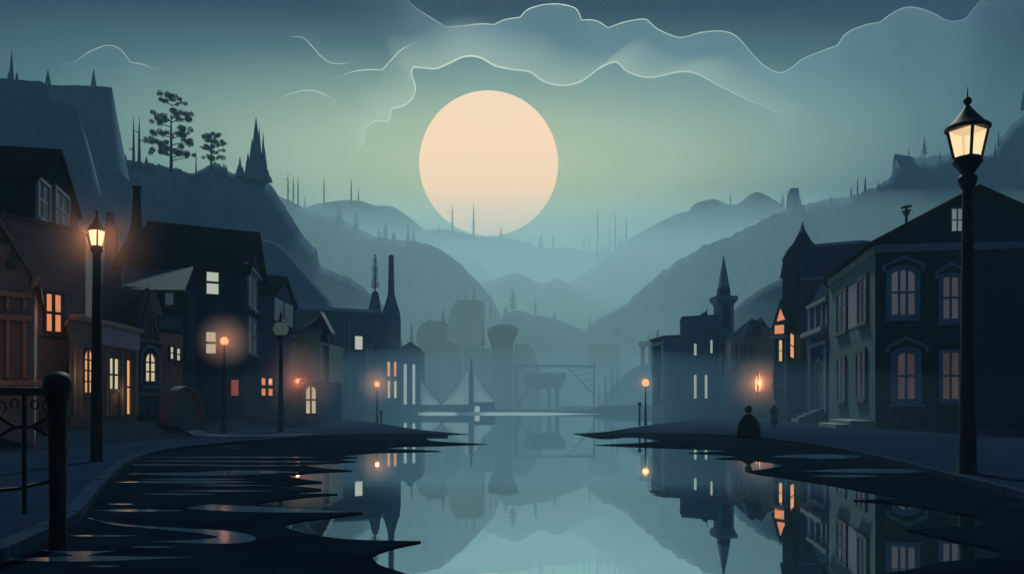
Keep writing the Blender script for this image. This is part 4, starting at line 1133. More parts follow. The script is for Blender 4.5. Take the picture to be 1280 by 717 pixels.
MB().ring(h.poly('R', archline(u0 - .1, u1 + .1, z0 - .002, z1 + .12), -0.02), h.poly('R', archline(u0, u1, z0, z1), -0.02), h.pl['R'][2] * 0.14).build('frame', M_trim, dd)
MB().ball(h.pt('R', u0 + (u1 - u0) * 0.8, z0 + 1.0, 0.06), 0.04, 8).build('handle', M_iron, dd)
n_ = h.pl['R'][2]; d_ = h.pl['R'][1]; mb = MB()
for k in range(4):
    mb.box(h.pt('R', u0 - 0.5, -0.2, 0.01), d_ * (u1 - u0 + 1.0), n_ * (0.35 + 0.32 * (3 - k)), (0, 0, 0.32 + 0.17 * (k + 1)))
mb.build('steps', M_stone2, h.root)
mb = MB()
for s_ in (-0.62, u1 - u0 + 0.5):
    mb.hexa([h.pt('R', u0 + s_, -0.2, 0.0), h.pt('R', u0 + s_ + 0.14, -0.2, 0.0), h.pt('R', u0 + s_ + 0.14, -0.2, 1.5), h.pt('R', u0 + s_, -0.2, 1.5)],
            [h.pt('R', u0 + s_, 0.95, 0.0), h.pt('R', u0 + s_ + 0.14, 0.95, 0.0), h.pt('R', u0 + s_ + 0.14, 0.35, 1.5), h.pt('R', u0 + s_, 0.35, 1.5)])
mb.build('stair_wall', M_navy2, h.root)

# turret house
h = House('turret_house', 'tall dark house with a flared pointed turret roof and a long low roof', (1000, 52), (980, 56), (1090, 50), 0.25, zat(312, 52), zat(306, 53), ridge='R', wm=M_navy, rm=M_navy, oh=0.12, th=0.1)
h.win('L', 983.5, 346, 988.5, 370, L_grey, M_dtrim, 1, 1, fw=0.08)
tb = W(1003, 345, 53.2); zz = lambda py: zat(py, 53.2) - tb.z
MB().lathe(tb, [(1.35, -3), (1.33, -0.02), (1.52, 0.0), (1.30, zz(325)), (1.08, zz(312)), (0.62, zz(303)), (0.38, zz(295)), (0.24, zz(290)), (0.015, zz(278))], 4, rot=R(52)).build('turret_roof', M_dark, h.root)
MB().lathe(tb, [(0.255, zz(291)), (0.25, zz(290)), (0.02, zz(277.4))], 4, rot=R(52)).build('turret_tip', M_trim, h.root)
h.slab('R', 1004, 430, 1012, 500, 0.05, 'blind_door', M_dark)
for y in (345, 420): h.slab('R', 1001, y, 1080, y + 3, 0.1, 'string_course', M_trim)

# lit gable house
h = House('lit_gable_house', 'slim house with an orange lit gable and two tall lit windows beside the turret house', (985, 50.5), (967, 51.5), (993, 53.5), 0.25, zat(404, 51), zat(376, 51), ridge='R', wm=M_navy2, rm=M_navy, oh=0.14, th=0.12)
q = [h.hit('L', 971, 402), h.hit('L', 982.5, 399), h.hit('L', 976, 384)]
pv = h.poly('L', q, 0.012)
w = MB()
cx_, cz_ = sum(a[0] for a in q) / 3, sum(a[1] for a in q) / 3
w.ring(h.poly('L', [(cx_ + (a - cx_) * 1.35, cz_ + (b_ - cz_) * 1.35) for a, b_ in q], -0.03), h.poly('L', q, -0.03), h.pl['L'][2] * 0.12)
w = w.build('gable_window', M_dtrim, h.root)
MB().add(pv, [(0, 1, 2)]).build('pane', L_orange, w)
h.win('L', 968.5, 406, 981, 417, L_orange, M_dtrim, 1, 1, fw=0.06, name='lit_band')
h.slab('L', 966, 419, 985, 423, 0.3, 'ledge', M_lav)
h.win('L', 974, 425, 978.6, 451, L_warm, M_dtrim, 1, 2, fw=0.05)
h.win('R', 986.5, 417, 992, 447, L_warm, M_dtrim, 1, 2, fw=0.05)
for x in (969, 983): h.pilaster('L', x, 424, 520, 2, M_trim, 0.12)
h.slab('L', 967, 480, 984, 484, 0.12, 'string_course', M_timber)
h.slab('L', 979, 486, 983, 518, 0.06, 'board_door', M_brown2)

# brown torch lit house
h = House('brown_house', 'wide dusky brown house with two ragged roof peaks, lit by the torch', (914, 62), (905, 67), (967, 57.5), 0.25, zat(418, 60), zat(404, 62), ridge='L', wm=M_brown2, rm=M_navy2, oh=0.15, th=0.12, roof=True)
for (x, y, w_) in ((936, 402, 10), (951, 396, 13)):
    MB().prism([W(x - w_ / 2, 420, 59), W(x + w_ / 2 + 3, 420, 58.6), W(x + w_ / 2, y + 8, 58.6), W(x, y, 59), W(x - w_ / 3, y + 9, 59)], (0.2, 1.6, 0)).build('dormer', M_navy2, h.roof)
for x in (920, 926, 932, 938): h.pilaster('R', x, 430, 470, 1.5, M_brown, 0.1)
h.slab('R', 916, 474, 966, 478, 0.1, 'string_course', M_brown)
# church
root = empty('church_tower', W(904, 520, 72), 'slim pale church tower with a square belfry and a sharp spire', 'church')
cb = W(904.5, 520, 72); zz = lambda py: zat(py, 72) - cb.z
r2 = 1.4142
MB().lathe(cb, [(0.72 * r2, -1), (0.70 * r2, zz(420)), (0.70 * r2, zz(385)), (0.72 * r2, zz(380))], 4, rot=R(49)).build('tower', M_stone2, root)
MB().lathe(cb, [(0.76 * r2, zz(380)), (0.98 * r2, zz(376)), (0.98 * r2, zz(371)), (0.55 * r2, zz(370.5))], 4, rot=R(49)).build('cornice', M_stone2, root)
MB().lathe(cb, [(0.46 * r2, zz(370.4)), (0.42 * r2, zz(360)), (0.02, zz(319))], 4, rot=R(49)).build('spire', M_stone2, root)
MB().lathe(cb, [(0.47 * r2, zz(370.3)), (0.435 * r2, zz(360))], 4, rot=R(49)).build('spire_base', M_dtrim, root)
for (y0, y1) in ((381, 412), (420, 470)):
    c = W(904.5, y1, 72)
    MB().prism([c + Vector((-0.36, -0.74, 0)), c + Vector((0.42, -0.81, 0)), c + Vector((0.42, -0.81, zat(y0, 72) - c.z)), c + Vector((-0.36, -0.74, zat(y0, 72) - c.z))], (0, 0.1, 0)).build('louvre', M_navy, root)

h = House('slit_house', 'plain dark house with four tall pale slit windows left of the church tower', (853, 70), (850, 74), (897, 68.5), 0.2, zat(397, 70), None, wm=M_navy2, rm=M_navy, oh=0.05, th=0.12)
for (x0, y0, x1, y1) in ((867.5, 429, 871, 444), (888, 424.5, 891, 441), (867.5, 468, 871, 497.5), (881, 468, 884.5, 497.5)):
    h.win('R', x0, y0, x1, y1, L_slit, M_navy, 1, 1, fw=0.06, arch=0.8)
MB().prism([W(874, 397, 70.5), W(885, 397, 70.2), W(884, 388, 70.2), W(880, 391, 70.4)], (0, 1.5, 0)).build('gablet', M_navy, h.roof)
MB().tube([W(883.5, 389, 71), W(884, 381, 71)], [0.06, 0.01], 6).build('finial', M_iron, h.roof)
h = House('side_wing', 'lower dark wing with a pale framed open porch left of the slit windowed house', (831, 72), (815, 76), (855, 71), 0.2, zat(422, 72), None, wm=M_navy2, rm=M_navy, oh=0.2, th=0.2)
h.slab('L', 815.5, 428, 831, 431, 0.2, 'porch_beam', M_stone2)
for x in (817, 830): h.pilaster('L', x, 431, 500 if x > 820 else 470, 1.4, M_stone2, 0.2)
h.slab('L', 818, 432, 829, 505, 0.04, 'porch_shade', M_dark)  # flat dark slab standing in for the shade inside the porch
root = empty('stone_lookout', W(808, 455, 130), 'little stone lookout on legs on the mound', 'lookout')
for x in (803.5, 813): MB().tube([W(x, 460, 130), W(x, 430, 130)], 0.35, 8).build('leg', M_rock, root)
MB().cbox(W(808, 432.5, 130), 2.1, 2.0, 0.7).build('platform', M_rock, root, bevel=0.05)

# --- far shore ------------------------------------------------------------
root = empty('sailing_barge', W(571, 517, 95), 'dark barge with a stout mast and three pale triangular sails at the far shore', 'boat')
YB = 95
def cardp(pts, dy=0.07, off=0.0): return MB().prism([W(x, y, YB) + Vector((0, off, 0)) for x, y in pts], (0, dy, 0))
mb = MB()
hullp = [(524, 506), (619, 506), (617, 513), (612, 518.5), (530, 518.5), (525, 514)]
secs = []
for k in range(13):
    f = k / 12; x = 524 + 95 * f
    wd = 1.3 * (1 - abs(2 * f - 1) ** 3) + 0.06
    secs.append((x, wd))
vs, fs = [], []
for (x, wd) in secs:
    a = W(x, 506, YB); b_ = W(x, 519, YB)
    vs += [a + Vector((0, -wd, 0)), b_ + Vector((0, -wd * 0.7, 0)), b_ + Vector((0, wd * 0.7, 0)), a + Vector((0, wd, 0))]
for k in range(12):
    q = 4 * k
    fs += [(q, q + 1, q + 5, q + 4), (q + 1, q + 2, q + 6, q + 5), (q + 2, q + 3, q + 7, q + 6), (q + 3, q, q + 4, q + 7)]
fs += [(0, 1, 2, 3), (51, 50, 49, 48)]
mb.add(vs, fs).build('hull', M_navy, root)
MB().box(W(593, 506, YB) + Vector((0, -0.8, 0)), (25 * YB / F, 0, 0), (0, 1.6, 0), (0, 0, 0.36)).build('cabin', M_navy, root, bevel=0.02)
MB().tube([W(589, 516, YB), W(589, 470, YB), W(589, 448, YB)], [0.30, 0.22, 0.05], 10).build('mast', M_navy, root, smooth='auto')
MB().tube([W(525, 508, YB), W(525.5, 474, YB)], [0.06, 0.03], 6).build('stem_post', M_navy, root)
def sail(pts, bulge):
    n_ = 8; vs, fs = [], []
    A, B, C_ = [W(x, y, YB) for x, y in pts]
    idx = {}
    for i in range(n_ + 1):
        for j in range(n_ + 1 - i):
            k = n_ - i - j
            p = (A * i + B * j + C_ * k) / n_
            p.y += bulge * (i * j * k) / (n_ / 3) ** 3 + 0.0
            idx[i, j] = len(vs); vs.append(p)
    for i in range(n_):
        for j in range(n_ - i):
            fs.append((idx[i, j], idx[i + 1, j], idx[i, j + 1]))
            if j < n_ - i - 1: fs.append((idx[i + 1, j], idx[i + 1, j + 1], idx[i, j + 1]))
    n0 = len(vs)
    vs2 = vs + [v + Vector((0, 0.03, 0)) for v in vs]
    MB().add(vs2, fs + [tuple(n0 + q for q in reversed(f)) for f in fs]).build('sail', M_sail, root, smooth=True)
sail([(526, 476), (525.2, 505.5), (550, 505.5)], -0.5)
sail([(585.5, 462), (585.5, 505), (553, 505)], -0.6)
sail([(592.6, 467), (592.6, 502), (618, 502)], -0.5)
MB().tube([W(525.5, 474, YB), W(552, 505.5, YB)], 0.035, 5).tube([W(552, 505.5, YB), W(587, 459, YB)], 0.035, 5).tube([W(591, 463, YB), W(619, 503, YB)], 0.035, 5).build('rigging', M_navy, root)
w = MB().box(W(594, 515.5, YB) + Vector((0, -1.33, 0)), (6 * YB / F, 0, 0), (0, 0.3, 0), (0, 0, 8 * YB / F)).build('cabin_window', L_slit, root)

YJ = 128
root = empty('jetty_frame', W(693, 515, YJ), 'open timber frame with a long top beam and slanting brace at the far shore', 'timber frame')
def bar(x0, y0, x1, y1, r, nm, off=0.0):
    MB().tube([W(x0, y0, YJ) + Vector((0, off, 0)), W(x1, y1, YJ) + Vector((0, off, 0))], r, 6).build(nm, M_navy, root)
bar(645, 518, 645, 456, 0.19, 'post'); bar(742.5, 518, 742.5, 452, 0.16, 'post'); bar(644, 457, 743, 457.5, 0.17, 'top_beam')
bar(708, 457.5, 742, 493, 0.11, 'brace')
for a in ((714, 464, 742, 458.5), (719, 470, 742, 465.5), (724, 477, 742, 472), (730, 484, 742, 480)): bar(*a, 0.06, 'rail')
bar(650, 461, 668, 468, 0.06, 'brace'); bar(649, 500, 664, 480, 0.12, 'brace'); bar(664, 480, 676, 459, 0.1, 'brace')
MB().box(W(696, 515, YJ), (46 * YJ / F, 0, 0), (0, 0.8, 0), (0, 0, 8 * YJ / F)).build('low_wall', M_navy2, root, bevel=0.05)
root = empty('loading_platform', W(690, 515, 99), 'heavy raised loading platform on thick legs behind the timber frame', 'platform')
YQ = 133
MB().prism([W(655, 465.5, YQ), W(708, 465.5, YQ), W(707, 474, YQ), W(702, 484, YQ), W(668, 486, YQ), (W(657, 478, YQ))], (0, 3, 0)).build('deck', M_rock, root, bevel=0.05)
for x0, x1 in ((684, 689), (694, 699), (646, 652)):
    MB().box(W(x0, 518, YQ), ((x1 - x0) * YQ / F, 0, 0), (0, 1.0, 0), (0, 0, 33 * YQ / F if x0 > 660 else 25 * YQ / F)).build('leg', M_rock, root)
MB().tube([W(662, 466, YQ), W(668, 472, YQ - 0.4), W(676, 475, YQ - 0.4), (W(690, 476, YQ - 0.4)), W(704, 470, YQ - 0.4)], 0.1, 6).build('cable', M_navy, root)
hill('shore', [(735, 514), (748, 508), (770, 506), (810, 505.5), (850, 507), (880, 510), (930, 512)], 100, 5, 8, M_ground, zb=-0.3, seed=31)
hill('shore', [(350, 515), (420, 512), (470, 511), (525, 510), (600, 510.5), (645, 512)], 101, 5, 8, M_ground, zb=-0.3, seed=32)

# ------------------------------------------------------------------ lamps
def light(name, loc, watts, color, radius, parent):
    d = bpy.data.lights.new(name, 'POINT'); d.energy = watts; d.color = color; d.shadow_soft_size = radius
    o = bpy.data.objects.new(name, d); col.objects.link(o)
    o.parent = parent; o.location = Vector(loc) - wloc(parent)
    return o
def glow(loc, radius, density):
    """added warm-tinted scattering ball for a lamp halo, thinning outwards, lit from inside"""
    m = bpy.data.materials.new('lamp halo'); m.use_nodes = True
    t = m.node_tree; t.nodes.clear(); n, l = t.nodes.new, t.links.new
    o = n('ShaderNodeOutputMaterial'); v = n('ShaderNodeVolumePrincipled')
    v.inputs['Color'].default_value = (1, 0.72, 0.60, 1); v.inputs['Density Attribute'].default_value = ''
    co = n('ShaderNodeTexCoord'); le = n('ShaderNodeVectorMath'); le.operation = 'LENGTH'
    mr = n('ShaderNodeMapRange'); mr.inputs[1].default_value = 0; mr.inputs[2].default_value = radius; mr.inputs[3].default_value = 1; mr.inputs[4].default_value = 0
    pw = n('ShaderNodeMath'); pw.operation = 'POWER'; pw.inputs[1].default_value = 1.6
    ml = n('ShaderNodeMath'); ml.operation = 'MULTIPLY'; ml.inputs[1].default_value = density
    l(co.outputs['Object'], le.inputs[0]); l(le.outputs['Value'], mr.inputs[0]); l(mr.outputs[0], pw.inputs[0]); l(pw.outputs[0], ml.inputs[0])
    l(ml.outputs[0], v.inputs['Density']); l(v.outputs[0], o.inputs['Volume'])
    m.cycles.volume_step_rate = 0.3
    mb = MB().ball(loc, radius, 24)
    tag(mb.build('lamp_halo', m, origin=loc), kind='stuff')

def lantern_lamp(px, base, ppx, Y, prof, pane, roofp, pole, ball_, tip, rot, label, watts):
    """prof etc. are in photo pixels (half width, py), scaled to metres by the distance"""
    k = Y / F
    b = W(px, base, Y)
    z = lambda py: zat(py, Y) - b.z
    root = empty('street_lamp', b, label, 'street lamp')
    MB().lathe(b, [(r * k, z(y)) for r, y in pole], 12).build('pole', M_iron, root, smooth='auto')
    MB().lathe(b, [(r * k, z(y)) for r, y in prof], 16).build('cup', M_iron, root, smooth='auto')
    lan = MB()
    s2 = math.sqrt(2)
    (rb, yb), (rt, yt) = pane
    rb, rt = rb * k * 1.17, rt * k * 1.17
    cor = []
    for i in range(4):
        a = rot + i * math.pi / 2
        cor.append((b + Vector((math.cos(a) * rb, math.sin(a) * rb, z(yb))), b + Vector((math.cos(a) * rt, math.sin(a) * rt, z(yt)))))
    for lo, hi in cor: lan.tube([lo, hi], 1.25 * k * (rt / (20 * k)) + 0.006, 6)
    for e in (0, 1):
        ring_ = [c[e] for c in cor]
        for i in range(4): lan.tube([ring_[i], ring_[(i + 1) % 4]], 1.1 * k, 6)
    cage = lan.build('lantern', M_iron, root)
    for i in range(4):
        (l0, h0), (l1, h1) = cor[i], cor[(i + 1) % 4]
        MB().add([l0, l1, h1, h0], [(0, 1, 2, 3)]).build('pane', P_lantern, cage)
    cap = MB()
    cap.lathe(b, [(r * k * (1.02 if r > 8 else 1), z(y)) for r, y in roofp], 4 if len(roofp) < 3 else 16, rot=rot).build('cap', M_iron, root, smooth='auto')
    MB().ball(b + Vector((0, 0, z(ball_[1]))), ball_[0] * k, 14).tube([b + Vector((0, 0, z(ball_[1]))), b + Vector((0, 0, z(tip)))], [ball_[0] * k * 0.3, 0.002], 6).build('finial', M_iron, root, smooth='auto')
    light('lantern_light', b + Vector((0, 0, z((yb + yt) / 2))), watts, (1, 0.52, 0.24), 0.05, root)
    if watts > 50: glow(b + Vector((0, 0, z((yb + yt) / 2))), 1.25, 0.10)
    return root
YR = (CZ - ZP) / (591 - HY) * F
lantern_lamp(1209.5, 591, 0, YR, [(6, 237), (9, 232), (11.6, 224), (10.5, 221), (7.5, 218), (10, 213), (16.5, 204.5), (17.2, 202), (15.6, 197.6), (14, 196.5)], ((13.2, 197), (19.5, 162)),
             [(24, 163.5), (26, 161.5), (25.5, 159), (19, 154), (12.5, 146), (7, 138.5), (2.4, 132), (1.2, 130)], [(14, 592), (10.6, 586), (10.2, 570), (9, 500), (7.6, 400), (6.6, 300), (5.8, 236)], (5.1, 126.5), 108, R(254),
             'tallest street lamp with a lit square lantern in front of the hotel at the right', 10)
YL = (CZ - ZP) / (576 - HY) * F
lantern_lamp(121, 576, 0, YL, [(4.2, 318), (4.8, 316), (7.2, 313), (7.0, 311), (5.2, 309), (5, 308)], ((5.2, 308), (8.6, 288)), [(9.4, 289), (10, 287.5), (8.5, 284), (5, 279), (2.2, 273), (1, 268), (0.8, 266)],
             [(7.6, 577), (7.4, 570), (6.6, 480), (5.4, 380), (4.4, 317)], (2.2, 265), 262, R(301), 'black street lamp with a small lit lantern in front of the shop at the left', 170)

def globe_lamp(px, base, gy, gr, Y, half, label, watts=0, glass=None, cap=True, color=(1, 0.4, 0.2), mist=None, top=None, name='globe_lamp'):
    k = Y / F; b = W(px, base, Y); z = lambda py: zat(py, Y) - b.z
    root = empty(name, b, label, 'street lamp')
    yp = gy + gr * 0.9 if cap else gy - gr * 0.2
    MB().lathe(b, [(half * 1.25 * k, 0), (half * k, 0.06), (half * 0.62 * k, z((base + yp) / 2)), (half * (0.42 if cap else 0.12) * k, z(yp))], 10).build('pole', M_iron, root, smooth='auto')
    MB().ball(b + Vector((0, 0, z(gy))), gr * k, 18).build('globe', glass or P_ember, root, smooth=True)
    if cap:
        MB().lathe(b + Vector((0, 0, z(gy))), [(gr * 0.5 * k, gr * 0.86 * k), (gr * 0.55 * k, gr * 1.0 * k), (gr * 0.25 * k, gr * 1.25 * k), (gr * 0.12 * k, gr * 1.6 * k), (gr * 0.2 * k, gr * 1.75 * k), (0.004, gr * 2.4 * k)], 12).build('finial', M_iron, root, smooth='auto')
        MB().lathe(b + Vector((0, 0, z(gy))), [(gr * 0.3 * k, -gr * 1.7 * k), (gr * 0.62 * k, -gr * 1.05 * k), (gr * 0.6 * k, -gr * 0.82 * k)], 12).build('cup', M_iron, root, smooth='auto')
    if watts:
        lp = b + Vector((0, 0, z(gy)))
        light('lamp_light', lp, watts, color, gr * k * 0.6, root)
        if mist: glow(lp, *mist)
    return root
zy = lambda py, z=ZP: (CZ - z) / (py - HY) * F
globe_lamp(280.5, 541, 426, 5.0, zy(541), 4.6, 'dark tapering lamp post topped by a hazy orange orb, before the large house', 22, color=(1, 0.30, 0.16), cap=False, mist=(1.1, 1.0))
globe_lamp(351, 539.5, 411, 9.5, zy(539.5), 4.4, 'dark lamp post with a dim grey glass globe and pointed finial', 3, glass=P_globe, color=(0.8, 0.95, 0.85))
globe_lamp(471.5, 528, 480, 3.0, zy(528), 1.5, 'thin lamp post with a small orange globe at the left bank water edge', 30, color=(1, 0.36, 0.15), cap=False, mist=(1.3, 0.8))
globe_lamp(807, 531, 478, 4.6, zy(531), 1.9, 'thin lamp post with a round orange globe on the right bank', 5, color=(1, 0.36, 0.15), cap=False, mist=(0.7, 0.7))
# wall lamp that warms the shopfront under the pale globe lamp
wl = W(372, 476, 37.6)
root = empty('wall_lamp', wl, 'small glowing wall lamp behind the pale globe lamp post, beside the orange four pane window', 'wall lamp')
MB().ball(wl, 0.09, 12).build('globe', P_ember, root, smooth=True)
MB().tube([wl + Vector((0, 0, 0.08)), wl + Vector((0, 0.1, 0.2)), wl + Vector((0, 1.6, 0.22))], 0.025, 6).build('bracket', M_iron, root)
light('lamp_light', wl, 55, (1, 0.30, 0.16), 0.07, root)
glow(wl, 2.2, 0.42)
# torch
tb = W(947.5, 522, 55)
root = empty('torch', tb, 'tall burning torch on a thin pole in front of the dusky brown house', 'torch')
MB().tube([tb, W(947.5, 492, 55)], [0.035, 0.03], 6).build('pole', M_iron, root)
MB().lathe(W(947.5, 492, 55), [(0.03, -0.05), (0.075, 0.15), (0.085, 0.9), (0.06, 1.35), (0.01, 1.7)], 8).build('rod', M_iron, root, smooth='auto')
fb = W(947.5, 489, 55.12); mb = MB()
for s_ in (-1, 1):
    mb.lathe(fb + Vector((s_ * 0.09, 0, 0)), [(0.02, 0), (0.09, 0.2), (0.11, 0.5), (0.07, 0.85), (0.005, 1.25)], 10)
for s_ in (-1, 1):
    MB().lathe(fb + Vector((s_ * 0.10, 0, 0)), [(0.02, 0), (0.07, 0.2), (0.085, 0.5), (0.05, 0.85), (0.005, 1.2 + 0.1 * s_)], 10).build('flame', P_flame, root, smooth=True)
light('torch_light', fb + Vector((0, -0.3, 0.6)), 110, (1, 0.42, 0.17), 0.15, root)
glow(fb + Vector((0, -0.2, 0.5)), 2.2, 0.4)
# added warm fill lights before lit panes, and before the gallery that has none
for (px, py, Y, wt, hn, c) in ((66, 393, 19.6, 11, 'front_block', (1, 0.36, 0.15)), (158, 490, 23.2, 9, 'corner_shop', (1, 0.5, 0.22)), (109, 468, 20.4, 10, 'corner_shop', (1, 0.5, 0.22)), (10, 440, 15.9, 8, 'timber_house', (1, 0.38, 0.17))):
    light('window_light', W(px, py, Y), wt, c, 0.3, bpy.data.objects[hn])

def bollard(px, base, top, half, Y, label, knob=True):
    k = Y / F; b = W(px, base, Y); H = zat(top, Y) - b.z
    root = empty('bollard', b, label, 'bollard')
    MB().lathe(b, [(half * 1.1 * k, 0), (half * k, 0.03), (half * 0.85 * k, H - half * 2 * k)], 10).build('shaft', M_iron, root, smooth='auto')
    MB().ball(b + Vector((0, 0, H - half * 1.9 * k)), half * 1.9 * k, 12).build('knob', M_iron, root, smooth=True)
bollard(799.5, 531.5, 502, 1.4, zy(531.5), 'slim bollard with a round knob beside the right bank globe lamp')
bollard(476.5, 528.3, 512.5, 1.2, zy(528.3), 'short bollard beside the left bank water edge lamp')

# ------------------------------------------------------------------ iron fence at the left edge
YF = (CZ - ZM) / (684 - HY) * F
fp = W(72.5, 684, YF); k = YF / F
root = empty('fence_post', fp, 'thick black iron fence post with a rounded head at the left foreground', 'fence post')
z = lambda py: zat(py, YF) - fp.z
MB().lathe(fp, [(11.5 * k, -0.1), (10.5 * k, 0.02), (9.6 * k, z(640)), (10.5 * k, z(560)), (11.8 * k, z(512)), (12.5 * k, z(503))], 16).build('shaft', M_iron, root, smooth='auto')
MB().lathe(fp, [(12.4 * k, z(503.2)), (14.5 * k, z(497)), (16.6 * k, z(487)), (16.8 * k, z(479)), (15 * k, z(471)), (10 * k, z(466)), (4 * k, z(464)), (0.5 * k, z(463.8))], 20).build('head', M_iron, root, smooth=True)
fd = Vector((-0.32, -0.95, 0)).normalized(); fn = Vector((fd.y, -fd.x, 0))
def FP(px, py, off=0.0):
    c0 = Vector((0, 0, CZ)); d = Vector(((px - CX) / F, 1, -(py - HY) / F))
    return c0 + d * ((fp - c0).dot(fn) / d.dot(fn)) + fn * off
root = empty('iron_fence', fp + fd * 0.9, 'black wrought iron railing with curved scrolls running off the left edge', 'fence')
zt = FP(45, 489).z; zl = FP(45, 606).z
e0 = fp + fd * 0.05; e1 = fp + fd * 2.3
at = lambda p, zz_: Vector((p.x, p.y, zz_))
MB().box(at(e0, zt - 0.03) - fn * 0.03, fd * 2.25, fn * 0.06, (0, 0, 0.06)).build('top_rail', M_iron, root, bevel=0.008)
MB().tube([at(e0, zl + 0.02), at(e0 + fd * 0.3, zl - 0.01), at(e0 + fd * 0.6, zl), at(e1, zl)], 0.014, 6).build('lower_rail', M_iron, root)
s0 = (FP(30.5, 560) - fp).dot(fd)
for j in range(5):
    q = fp + fd * (s0 + j * s0)
    if (q - fp).dot(fd) > 2.25: break
    MB().tube([at(q, FP(30, 642).z), at(q, zt - 0.02)], 0.016, 6).build('upright', M_iron, root)
zc = FP(30, 533).z
def arc(s_a, s_b, za, zm, zb_, r=0.012):
    return MB().tube([at(fp + fd * (s_a + (s_b - s_a) * i / 12), za * (1 - i / 12) ** 2 + 2 * zm * (i / 12) * (1 - i / 12) + zb_ * (i / 12) ** 2) for i in range(13)], r, 6)
for j in range(3):
    o = j * 2 * s0
    arc(0.06 + o, 2 * s0 - 0.06 + o, zc + 0.10, zc - 0.11, zc + 0.10, 0.014).build('scroll', M_iron, root, smooth=True)
    arc(0.10 + o, 2 * s0 - 0.06 + o, zc - 0.07, zc + 0.09, zc - 0.09, 0.013).build('scroll', M_iron, root, smooth=True)
    for (ds, dz, rr) in ((0.30, 0.15, 0.045), (0.70, 0.16, 0.03), (1.28, 0.17, 0.03), (1.65, 0.14, 0.042)):
        c = at(fp + fd * (s0 * ds + o), zc + dz)
        MB().tube([c + fd * rr * math.cos(a * math.pi / 8) + Vector((0, 0, rr * math.sin(a * math.pi / 8))) for a in range(17)], 0.006, 5).build('ring', M_iron, root, smooth=True)
e2 = at(e1, fp.z)
MB().lathe(e2, [(0.06, -0.1), (0.055, 1.1), (0.09, 1.16), (0.10, 1.24), (0.06, 1.32), (0.004, 1.34)], 14).build('end_post', M_iron, root, smooth='auto')

# ------------------------------------------------------------------ people
def skin_body(name, verts, edges, mat_, parent, loc):
    me = bpy.data.meshes.new(name); bm = bmesh.new()
    lay = bm.verts.layers.skin.verify()
    vv = []
    for i, (x, y, z_, rx, ry) in enumerate(verts):
        v = bm.verts.new((x, y, z_)); v[lay].radius = (rx, ry); v[lay].use_root = (i == 0); vv.append(v)
    for a, b_ in edges: bm.edges.new((vv[a], vv[b_]))
    bm.to_mesh(me); bm.free(); me.materials.append(mat_)
    o = bpy.data.objects.new(name, me); col.objects.link(o); o.parent = parent; o.location = loc
    o.modifiers.new('skin', 'SKIN').use_smooth_shade = True
    sb_ = o.modifiers.new('subsurf', 'SUBSURF'); sb_.levels = 2; sb_.render_levels = 2
    return o
def loft(rings, seg=28):
    """rings: (cx, cy, z, rx, ry, fold)"""
    vs, fs = [], []
    for (cx_, cy_, z_, rx, ry, fo) in rings:
        for i in range(seg):
            a = 2 * math.pi * i / seg
            f = 1 + fo * math.sin(a * 7 + z_ * 3)
            vs.append(Vector((cx_ + rx * math.cos(a) * f, cy_ + ry * math.sin(a) * f, z_)))
    for j in range(len(rings) - 1):
        for i in range(seg):
            q = (i + 1) % seg
            fs.append((j * seg + i, j * seg + q, (j + 1) * seg + q, (j + 1) * seg + i))
    fs += [tuple(reversed(range(seg))), tuple(range((len(rings) - 1) * seg, len(rings) * seg))]
    return vs, fs
# seated person wrapped in a cloak, looking over the water (towards the left)
SP = W(936.5, 545, zy(545))
root = empty('person', SP, 'person sitting on the right bank wrapped in a wide dark cloak', 'person')
V = [(0, 0.0, 0.13, .13, .12), (0.0, 0.02, 0.32, .12, .10), (0.0, 0.0, 0.52, .13, .10), (-0.005, -0.01, 0.66, .06, .06), (-0.015, 0.0, 0.73, .045, .045), (-0.03, 0.01, 0.82, .072, .08), (-0.03, 0.015, 0.90, .07, .075), (-0.03, 0.015, 0.945, .035, .04),
     (0.17, 0.0, 0.56, .05, .05), (0.24, 0.10, 0.36, .04, .04), (0.10, 0.24, 0.26, .03, .03), (-0.17, 0.0, 0.56, .05, .05), (-0.24, 0.10, 0.36, .04, .04), (-0.08, 0.24, 0.26, .03, .03),
     (0.30, 0.16, 0.16, .075, .07), (0.05, 0.34, 0.09, .05, .05), (-0.30, 0.16, 0.16, .075, .07), (-0.05, 0.36, 0.09, .05, .05), (-0.10, 0.055, 0.85, .012, .012)]
E = [(0, 1), (1, 2), (2, 3), (3, 4), (4, 5), (5, 6), (6, 7), (2, 8), (8, 9), (9, 10), (2, 11), (11, 12), (12, 13), (0, 14), (14, 15), (0, 16), (16, 17), (5, 18)]
skin_body('body', V, E, M_skin, root, (0, 0, 0))
def local(vs): return [v + SP for v in vs]
v_, f_ = loft([(0.01, 0.05, -0.03, .36, .40, .03), (0.01, 0.05, 0.04, .365, .40, .035), (0.02, 0.05, 0.14, .355, .37, .03), (0.015, 0.04, 0.26, .35, .33, .03), (-0.005, 0.02, 0.40, .315, .25, .02), (-0.015, 0.0, 0.52, .262, .19, .015), (-0.022, 0.0, 0.60, .20, .145, .01),
               (-0.025, 0.0, 0.67, .115, .10, .01), (-0.025, 0.0, 0.71, .078, .08, 0)])
MB().add(local(v_), f_).build('cloak', M_cloak, root, smooth=True)
hd = SP + Vector((-0.025, 0.0, 0.86))
MB().ball(hd, 0.115, 18, sz=1.12, sx=0.98, sy=1.02).ball(hd + Vector((-0.075, -0.06, 0.03)), 0.06, 12).ball(hd + Vector((0.02, -0.05, 0.085)), 0.05, 12).build('hair', mat('dark hair', (0.014, 0.013, 0.014), (0.007, 0.007, 0.008), scale=30, bump=0.5), root, smooth=True)
